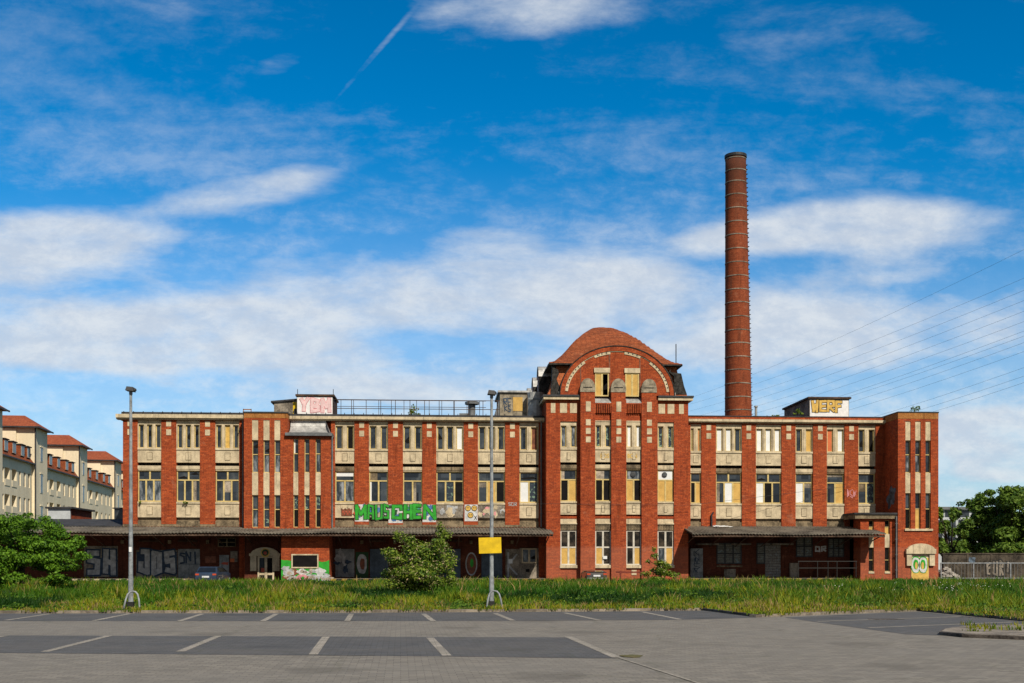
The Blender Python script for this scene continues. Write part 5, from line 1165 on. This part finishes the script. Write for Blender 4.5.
# ------------------------------------------------------------------ lamp posts
def lamp(px, pf, pyt, label):
    Yl = 40.7; x = X(px, Yl); o = root('street_lamp', label, 'street lamp', (x, Yl, 0), 0, 'tall lamp posts on the verge')
    H = Z(px, pyt, Yl); pl = MB().tube([(0, 0, .1), (0, 0, 1.2)], .085, 12).tube([(0, 0, 1.2), (0, 0, H-.12)], .075, 12, .045).build('pole', 'steel', o)
    MB().box(-.1, .1, -.1, .1, .1, .32).build('base_sleeve', 'black', o)
    h = MB(); h.hexa([(-.15, -.18, H-.12), (.13, -.18, H-.15), (.13, .18, H-.15), (-.15, .18, H-.12)], [(-.11, -.14, H+.02), (.1, -.14, H), (.1, .14, H), (-.11, .14, H+.02)])
    h.hexa([(.1, -.1, H-.13), (.18, -.08, H-.11), (.18, .08, H-.11), (.1, .1, H-.13)], [(.1, -.1, H-.01), (.17, -.08, H-.04), (.17, .08, H-.04), (.1, .1, H-.01)]); h.build('lamp_head', 'dmetal', o)
    MB().tube([(0, 0, H-.25), (0, 0, H-.1)], .06, 10).build('bracket', 'metal', o); return o
L1 = lamp(130.8, 0, 387.4, 'tall grey lamp post in front of the left end of the factory')
L2 = lamp(491.6, 0, 391, 'tall grey lamp post carrying the blank yellow sign')
MB().box(-.04, .05, -.084, -.06, 2.05, 2.22).build('sticker', 'white', L1)
sg = MB().box(-.4, .4, -.008, .008, 0, .56); Ys = 40.55; xs_ = X(490.3, Ys)
so = sg.build('yellow_sign', 'yellow', None, loc=(xs_, Ys, Z(490, 553.3, Ys))); so.rotation_euler = (0, R(-1.6), R(6)); tag(so, 'blank yellow rectangular sign fixed to the lamp post before the factory', 'sign')
MB().tube([(-.02, .09, .1), (.04, .09, .1)], .03, 8).tube([(-.02, .09, .45), (.04, .09, .45)], .03, 8).build('clamp', 'steel', so)
for i, (px, lb) in enumerate(((131.3, 'bent steel hoop guarding the lamp post at the left'), (494.5, 'bent steel hoop guarding the lamp post that carries the yellow sign'))):
    Yh = 39.6; hp = [(-.29, 0, -.08), (-.22, .13, .36), (-.165, .17, .54), (-.09, .2, .62), (0, .21, .64), (.09, .2, .62), (.165, .17, .54), (.22, .13, .36), (.29, 0, -.08)]
    h = MB().tube(hp, .032, 8).build('guard_hoop', 'steel', None, True, (X(px, Yh), Yh, .06)); tag(h, lb, 'barrier', 'steel hoops guarding the lamp posts')
# ------------------------------------------------------------------ foliage
def leaves(mb, blobs, n, size, rnd, shell=.55, up=.5):
    wts = [b[3]*b[4]*b[5] for b in blobs]; tot = sum(wts)
    for b, wt in zip(blobs, wts):
        for i in range(max(6, int(n*wt/tot))):
            d = Vector((rnd.gauss(0, 1), rnd.gauss(0, 1), rnd.gauss(0, 1))).normalized(); r = (shell+(1-shell)*rnd.random()**.5)*(1+.12*rnd.gauss(0, 1))
            p = Vector((b[0]+d.x*r*b[3], b[1]+d.y*r*b[4], b[2]+d.z*r*b[5]))
            nrm = (d*.6+Vector((rnd.gauss(0, .5), rnd.gauss(0, .5), up+rnd.gauss(0, .5)))).normalized()
            a = nrm.orthogonal().normalized(); a = (a*math.cos(rnd.random()*6.3)+nrm.cross(a)*math.sin(rnd.random()*6.3)); c_ = nrm.cross(a); s = size*(.6+.8*rnd.random())
            if p.z < .05: continue
            mb.add([p-a*s, p-c_*s*.5+a*s*.1, p+a*s, p+c_*s*.5+a*s*.1], [(0, 1, 2, 3)])
def tree(name, label, cat, x, y, trunkh, tr, blobs, n, size, mat, seed, group=None, extra=None, z0=.1, shell=.5):
    rnd_ = random.Random(seed); o = root(name, label, cat, (x, y, z0), 0, group)
    mb = MB(); top = (0, 0, trunkh)
    mb.tube([(0, 0, -.1), (.05*tr, 0, trunkh*.5), top], tr, 8, tr*.65)
    for b in blobs[:14]: mb.tube([(0, 0, trunkh*rnd_.uniform(.45, .95)), (b[0]*.5, b[1]*.5, (trunkh+b[2])*.5), (b[0], b[1], b[2])], tr*.4, 5, tr*.1)
    mb.build('trunk', 'bark', o)
    mb = MB(); leaves(mb, blobs, n, size, rnd_, shell); mb.build('crown', mat, o)
    if extra:
        mb = MB(); leaves(mb, blobs, extra[0], extra[1], rnd_, .95, .6); mb.build('blossom', extra[2], o)
    return o
# left broad maple: layered clumps
rr = random.Random(21); Yt = 58.0; X0 = X(22, Yt); sc_ = Yt/F; bl = []
def tb(px, py, rx, ry, n=1, dy=None):
    for i in range(n):
        bl.append((X(px+rr.gauss(0, rx*.25), Yt)-X0, rr.uniform(-1.5, 1.5) if dy is None else dy, Z(px, py+rr.gauss(0, ry*.2), Yt)-.1, rx*sc_*.78, rx*sc_*.7, ry*sc_*.75))
for px, py, rx, ry in ((0, 530, 22, 13), (-25, 545, 25, 18), (15, 522, 18, 10), (35, 525, 16, 9), (50, 532, 16, 9), (28, 540, 24, 12), (5, 552, 26, 12), (48, 548, 20, 9), (66, 541, 15, 6), (60, 556, 20, 8), (78, 556, 11, 6), (78, 561, 8, 5), (30, 558, 24, 9), (0, 568, 26, 9),
                       (42, 568, 22, 7), (62, 567, 12, 5), (-30, 565, 26, 12), (20, 577, 18, 6), (48, 580, 18, 6), (62, 576, 10, 5), (-15, 582, 22, 7), (14, 517, 8, 4), (40, 518, 10, 4), (12, 514.5, 4, 2), (72, 536, 8, 3), (50, 587, 14, 5), (25, 588, 18, 5)):
    tb(px, py, rx, ry, 2)
tree('maple_tree', 'broad dense green maple on the grass at the left edge of the picture', 'tree', X0, Yt, 2.0, .16, bl, 46000, .07, 'leaf_dark', 2, shell=.0)
# middle shrub with pale seed clusters
rr = random.Random(31); Yt = 53.0; X0 = X(421, Yt); sc_ = Yt/F; bl = []
for px, py, rx, ry in ((439, 524, 3, 4), (442, 531, 6, 6), (398, 534, 5, 4), (423, 553, 12, 8), (426, 546, 8, 6), (420, 566, 16, 8), (448, 584, 10, 6), (394, 584, 10, 5), (442, 535, 7, 7), (441, 545, 9, 9), (434, 556, 12, 9), (447, 556, 7, 9), (400, 537, 7, 5), (409, 541, 8, 6), (414, 549, 10, 8), (390, 553, 9, 5), (384, 551, 5, 3), (400, 558, 12, 6), (418, 562, 14, 9), (438, 568, 14, 8), (451, 566, 6, 7), (454, 560, 4, 5),
                       (400, 570, 12, 7), (388, 573, 8, 5), (420, 576, 20, 9), (440, 581, 14, 8), (405, 583, 16, 8), (425, 588, 20, 7), (452, 575, 6, 5), (439, 527, 3, 3), (395, 560, 9, 5)):
    for i in range(2): bl.append((X(px+rr.gauss(0, rx*.2), Yt)-X0, rr.uniform(-.9, .9), Z(px, py+rr.gauss(0, ry*.2), Yt)-.1, rx*sc_*.95, rx*sc_*.85, ry*sc_*.9))
tree('flowering_shrub', 'tall airy green shrub with cream flower clusters before the blue loading doors', 'shrub', X0, Yt, 1.4, .09, bl, 17500, .062, 'leaf_bush', 3, extra=(2300, .05, 'blossom'), shell=.0)
# sapling in front of the central block
rr = random.Random(41); Yt = 84.0; X0 = X(660, Yt); sc_ = Yt/F; bl = []
for px, py, rx, ry in ((654, 549, 3, 4), (656, 556, 5, 5), (650, 561, 4, 3), (660, 563, 8, 5), (668, 566, 7, 5), (655, 570, 8, 5), (664, 573, 12, 5), (672, 575, 7, 4), (648, 574, 6, 4), (660, 579, 13, 4)):
    for i in range(2): bl.append((X(px+rr.gauss(0, rx*.3), Yt)-X0, rr.uniform(-.6, .6), Z(px, py, Yt)-.1, rx*sc_*.75, rx*sc_*.6, ry*sc_*.7))
tree('sapling', 'spindly young tree growing against the right side of the domed centre', 'tree', X0, Yt, 1.3, .06, bl, 2600, .085, 'leaf_bush', 5, extra=(160, .07, 'blossom'), shell=.1)
# trees at the far right
def fartree(px, Yt, blobsp, n, size, seed, label, name='broadleaf_tree'):
    rr = random.Random(seed); X0 = X(px, Yt); s_ = Yt/F; bl = []
    for a, b, rx, ry in blobsp:
        for i in range(2): bl.append((X(a+rr.gauss(0, rx*.35), Yt)-X0, rr.uniform(-2.2, 2.2), Z(a, b+rr.gauss(0, ry*.35), Yt), rx*s_*.85, rx*s_*.8, ry*s_*.85))
    tree(name, label, 'tree', X0, Yt, Z(px, 548, Yt), .25, bl, n, size, 'leaf_far', seed, 'trees behind the right-hand wall', z0=0, shell=.35)
fartree(1010, 119, [(1030, 492, 14, 8), (1020, 548, 20, 8), (1000, 546, 12, 8), (1000, 500, 8, 6), (1015, 493, 12, 6), (1006, 503, 14, 8), (1020, 510, 14, 10), (1005, 518, 16, 9), (1022, 525, 16, 10), (1006, 532, 16, 9), (1020, 542, 16, 9), (1005, 549, 14, 6), (1040, 500, 16, 12), (1040, 525, 18, 14), (1045, 545, 18, 8)], 30000, .19, 61, 'big dark tree at the right picture edge behind the graffiti wall')
fartree(985, 124, [(962, 512, 7, 6), (964, 522, 8, 7), (962, 532, 8, 7), (975, 546, 12, 6), (998, 512, 12, 8), (1000, 528, 12, 8), (958, 546, 8, 6), (990, 494, 7, 4), (983, 500, 10, 6), (994, 505, 9, 7), (975, 508, 9, 5), (985, 515, 12, 7), (972, 520, 9, 6), (993, 522, 10, 7), (978, 530, 12, 7), (990, 538, 12, 7), (970, 538, 9, 6), (982, 547, 14, 5), (968, 503, 5, 3)], 22000, .18, 62, 'medium tree left of the darkest tree, pale building showing through its left side')
fartree(951, 112, [(945, 509, 3, 4), (944, 517, 4, 6), (950, 523, 5, 6), (943, 529, 4, 6), (954, 531, 5, 5), (948, 540, 6, 5), (944, 550, 7, 6), (956, 549, 7, 6), (965, 553, 9, 4)], 9000, .16, 63, 'slim pale-green tree directly beside the right corner of the factory')
for i, (px, Yq, w_, h_, lb) in enumerate(((414, 99.5, .55, 1.35, 'young conical tree growing on the roof behind the railing'), (614, 0, 0, 0, ''))):
    if not Yq: continue
    X0 = X(px, Yq); rr = random.Random(i+70); bl = [(rr.gauss(0, .5-.3*k/8), rr.gauss(0, .3), .15+.13*k, .38-.03*k, .35-.03*k, .18) for k in range(9)]
    tree('rooftop_sapling', lb, 'plant', X0, Yq, .9, .03, bl, 380, .09, 'leaf_bush', 71, z0=13.95, extra=(60, .07, 'blossom'))
for px, py, Yq, w_, h_, lb in ((914, 411, YT+.3, .42, .5, 'green weed bush sprouting from the top of the right tower'), (797, 413.5, YF+.3, .35, .35, 'green weed growing on the cornice left of the graffitied roof shed'),
                       (776, 415, YF+.3, .3, .15, 'low moss tuft on the cornice nearest the chimney side'), (767, 415.5, YF+.25, .15, .12, 'tiny weed on the cornice just right of the roof vent pipe'),
                       (140, 502, YF+.0, .12, .16, 'small fern on the sill of the leftmost first-floor window'), (184.5, 502, YF+.0, .2, .16, 'small fern on the sill of the second first-floor window from left')):
    X0 = X(px, Yq); z0 = Z(px, py+2.2, Yq); rr = random.Random(int(px)); bl = [(rr.gauss(0, w_*.55), rr.gauss(0, .1), h_*(.3+.9*rr.random()), w_*.5, .2, h_*.4) for k in range(5)]
    o = root('weed_plant', lb, 'plant', (X0, Yq, z0)); mb = MB(); leaves(mb, bl, 160 if h_ > .2 else 60, .07, rr, .2)
    for v_ in [(0, 0)]: pass
    mb.build('leaves', 'leaf_bush', o); MB().tube([(0, 0, -.05), (0, 0, h_*.7)], .02, 5).build('stem', 'bark', o)
# ------------------------------------------------------------------ right background: wall, fence, rubble, building
Yw = 108.0; xa = X(944, Yw); wl_ = root('concrete_wall', 'old grey concrete yard wall with graffiti under the trees at right', 'wall', (xa, Yw, 0))
hW = Z(985, 553, Yw); n = 9; pw = 2.35
for i in range(n):
    MB().box(i*pw+.1, (i+1)*pw-.1, .05, .25, 0, hW-.12).build('panel', 'dconc', wl_); MB().box(i*pw-.1, i*pw+.1, 0, .3, 0, hW+(.03 if i % 2 else 0)).build('post', 'dconc', wl_)
MB().box(-.2, n*pw, -.02, .32, hW-.118, hW).build('coping', 'dconc', wl_)
mb = MB(); xo = lambda px: X(px, Yw)-xa
tagging(mb, 'EURI', xo(986), xo(1011), Z(1000, 575, Yw), Z(1000, 561.5, Yw), .045, .26, [(.14, 0), (-.08, 1)], 6, jit=.2)
blob(mb, xo(972), Z(972, 560, Yw), .4, .3, .045, 2, wob=.2); mb.build('graffiti', ['black', 'concrete', 'g_sblue'], wl_)
Yf2 = 96.5; fn = root('metal_fence', 'low galvanised pipe fence running right from the factory corner', 'fence', (X(940, Yf2), Yf2, 0)); zr = Z(975, 562.6, Yf2)
for i, px in enumerate((941, 973.5, 1010.5, 1048)): MB().tube([(X(px, Yf2)-fn.location.x, 0, 0), (X(px, Yf2)-fn.location.x, 0, zr)], .06, 8).build('post', 'steel', fn)
for k, (a, b) in enumerate(((941, 973), (974, 1010), (1011, 1048))):
    mb = MB(); x0, x1 = X(a, Yf2)-fn.location.x, X(b, Yf2)-fn.location.x; mb.tube([(x0, 0, zr-.05), (x1, 0, zr-.05)], .05, 6); mb.tube([(x0, 0, .3), (x1, 0, .3)], .04, 6)
    j = x0+.3
    while j < x1: mb.tube([(j, 0, .3), (j, 0, zr-.05)], .008, 4); j += .3
    mb.build('rail', 'steel', fn)
mb = MB(); rr = random.Random(77)
for i in range(260):
    f = rr.random(); px = 939+f*19; Yq = 101+rr.random()*3; top = (1-abs(f-.35)*1.25)*1.25; z = rr.random()*max(.1, top); x = X(px, Yq); s = .08+.16*rr.random()
    b = [(x+s*rr.uniform(-1, 1)*.3+dx*s, Yq+dy_*s, z+dz*s*.7) for dz in (0, 1) for dx, dy_ in ((-1, -1), (1, -.8), (.9, 1), (-1, .8))]; mb.hexa(b[:4], b[4:])
mb.add([(X(938, 102.5)+a, 102.5+b, 0) for a, b in ((0, -1), (1.7, -1), (1.7, 1), (0, 1))]+[(X(938, 102.5)+.6, 102.5, 1.0)], [(0, 1, 4), (1, 2, 4), (2, 3, 4), (3, 0, 4)])
tag(mb.build('rubble_heap', 'rubble'), 'heap of pale broken rubble beside the factory corner', 'rubble')
Yo = 210; ob = root('office_building', 'pale flat-roofed building with wide glass bands glimpsed behind the trees at right', 'building', (X(962, Yo), Yo, 0))
x0, x1 = X(930, Yo)-X(962, Yo), X(1010, Yo)-X(962, Yo); zt_ = Z(962, 507, Yo)
MB().box(x0, x1, 0, 14, 0, zt_-.5).build('wall', 'office', ob); MB().box(x0-.5, x1+.5, -.6, 14.5, zt_-.5, zt_).build('roof', 'metal', ob)
for k, (a, b) in enumerate(((517, 510.5), (530, 520), (541, 534))):
    z0, z1 = Z(962, a, Yo), Z(962, b, Yo)
    for j in range(6): xx = x0+.3+j*(x1-x0)/6; MB().box(xx, xx+(x1-x0)/6-.5, -.05, .0, z0, z1).build('window', 'glass', ob)
# distant tree line closing the horizon
for nm, xa, xb, Yq, lb in (('far_woods', -420, 420, 420, ''),):
    mb = MB(); rr = random.Random(90); bl = []
    for i in range(170): bl.append((xa+(xb-xa)*rr.random(), Yq+rr.uniform(-15, 15), rr.uniform(2, 6), 5, 4, 4.5))
    leaves(mb, bl, 9000, 1.0, rr, .5); tag(mb.build(nm, 'leaf_far'), kind='stuff')
# ------------------------------------------------------------------ cars
def car(name, label, x, y, paintm, W, H, plate_hi, taper=.78, brown=False):
    o = root(name, label, 'car', (x, y, .02)); st = []   # y grows away from the viewer; the rear faces -Y
    hw_ = W/2
    ys = [(-2.05, .34, .62, .62, .93), (-2.0, .26, .8, .8, .97), (-1.85, .24, .88, .9, 1), (-1.45, .24, .9, H*.985, 1), (-.6, .24, .9, H, 1), (.2, .24, .9, H*.98, 1), (.95, .24, .88, .92, 1), (1.7, .26, .8, .82, .97), (2.0, .34, .6, .62, .88)]
    vs = []; fs = []
    for (yy, zb, zbelt, zr_, wf) in ys:
        w1 = hw_*wf; wr = w1*(taper if zr_ > zbelt+.1 else .92)
        vs += [(-w1*.93, yy, zb), (-w1, yy, zb+.16), (-w1*.98, yy, zbelt), (-wr, yy, zr_), (wr, yy, zr_), (w1*.98, yy, zbelt), (w1, yy, zb+.16), (w1*.93, yy, zb)]
    for i in range(len(ys)-1):
        for j in range(8): fs.append((i*8+j, i*8+(j+1) % 8, (i+1)*8+(j+1) % 8, (i+1)*8+j))
    fs += [tuple(range(7, -1, -1)), tuple(range((len(ys)-1)*8, len(ys)*8))]
    mb = MB(); mb.add(vs, fs); b = mb.build('body', paintm, o, True)
    md = b.modifiers.new('s', 'EDGE_SPLIT'); md.split_angle = R(38)
    wr = hw_*taper
    q = MB(); q.hexa([(-wr*1.08, -1.86, .93), (wr*1.08, -1.86, .93), (wr*1.08, -1.8, .93), (-wr*1.08, -1.8, .93)], [(-wr*.92, -1.51, H*.955), (wr*.92, -1.51, H*.955), (wr*.92, -1.45, H*.955), (-wr*.92, -1.45, H*.955)]); q.build('rear_window', 'cglass', o)
    for s in (-1, 1):
        a, c_ = hw_*.985, wr*1.0
        q = MB(); q.add([(s*(a+.005), -1.4, .95), (s*(a+.005), .8, .95), (s*(c_+.03), .15, H*.95), (s*(c_+.03), -1.3, H*.95)], [(0, 1, 2, 3)]); q.build('side_window', 'cglass', o)
        x1, x2 = sorted((s*hw_*.95, s*hw_*.62)); MB().box(x1, x2, -2.055, -1.9, .68, .8).build('tail_light', 'lamp_red', o)
        for yy in (-1.35, 1.3):
            wq = MB().tube([(s*(hw_-.2), yy, .31), (s*(hw_+.005), yy, .31)], .31, 18).build('wheel', 'tyre', o); rq = MB().tube([(s*(hw_-.1), yy, .31), (s*(hw_+.012), yy, .31)], .19, 14).build('rim', 'steel'); rq.parent = wq
    MB().box(-.27, .27, -2.075, -2.04, plate_hi, plate_hi+.13).build('number_plate', 'plate', o)
    MB().box(-hw_*.95, hw_*.95, -2.12, -2.0, .32, .47).build('bumper', paintm if not brown else 'steel', o)
    return o
Yq = 89.6
car('parked_car', 'small dark blue hatchback seen from behind under the left canopy', X(212.5, Yq), Yq+.5, 'car_blue', 1.68, 1.33, .5).rotation_euler = (0, 0, R(-6))
cz2 = car('parked_car', 'dark brown car with white number plate parked against the domed centre', X(597, 88.5), 88.5+2.1, 'car_dark', 1.62, 1.02, .55, .7, True)
# rusty red barrier rail
Yb = 90.5; o = root('barrier_rail', 'rusty red steel rail barrier standing in the grass before the central windows', 'barrier', (X(632, Yb), Yb, 0)); dx = lambda px: X(px, Yb)-o.location.x
for px in (620.5, 643.5): MB().box(dx(px)-.06, dx(px)+.06, -.06, .06, 0, 1.0).build('post', 'rust', o)
MB().box(dx(616), dx(645), -.05, .05, Z(630, 573, Yb), Z(630, 571.4, Yb)).build('rail', 'rust', o)
for px, a, b in ((634.5, 569, 575), (634.5, 577, 580)): pass
MB().box(X(632, YM), X(637, YM), YM+.2, YM+.28, cz(575), cz(570)).build('wall_notice', 'stone', None)
nq = bpy.data.objects['wall_notice']; nq.parent = fac; nq.location = tuple(-c for c in fac.location)
# ------------------------------------------------------------------ overhead wires
wr = [(385.8, 237), (384, 265.6), (388, 277.8), (396, 288), (404, 298.7), (407, 309), (412, 318.5), (418, 323), (424, 330), (431, 339), (440, 355), (447, 363.5), (452, 370)]
ends = [(690, 398, 237), (690, 404, 265.6), (690, 411, 277.8), (690, 418, 288), (700, 421, 298.7), (700, 427, 309), (720, 429, 318.5), (720, 431, 323.5), (730, 434, 330), (740, 437, 339), (770, 441, 355), (790, 440, 363.5), (800, 442, 370)]
wl2 = ['topmost overhead wire, widely separated from the bundle below, right of the chimney']+['%s overhead wire counted down from the top at the right picture edge' % w_ for w_ in ('second', 'third', 'fourth', 'fifth', 'sixth', 'seventh', 'eighth', 'ninth', 'tenth', 'eleventh', 'twelfth')]+['lowest overhead wire, passing just above the right tower']
for i, (pa, ya, ybb) in enumerate(ends):
    Y1, Y0_ = 330.0, 150.0
    A = Vector((X(pa, Y1), Y1, Z(pa, ya, Y1))); B = Vector((X(1024, Y0_), Y0_, Z(1024, ybb, Y0_))); Bx = B+(B-A)*.35
    pts = []
    for k in range(25):
        f = k/24; p_ = A.lerp(Bx, f); p_.z -= 4*2.2*f*(1-f)*(1-.0); pts.append(p_)
    mb = MB(); mb.tube([q-A for q in pts], .016, 4); tag(mb.build('overhead_wire', 'dmetal', None, loc=tuple(A)), wl2[i], 'wire', 'overhead power wires')
print('objects', len(bpy.data.objects))
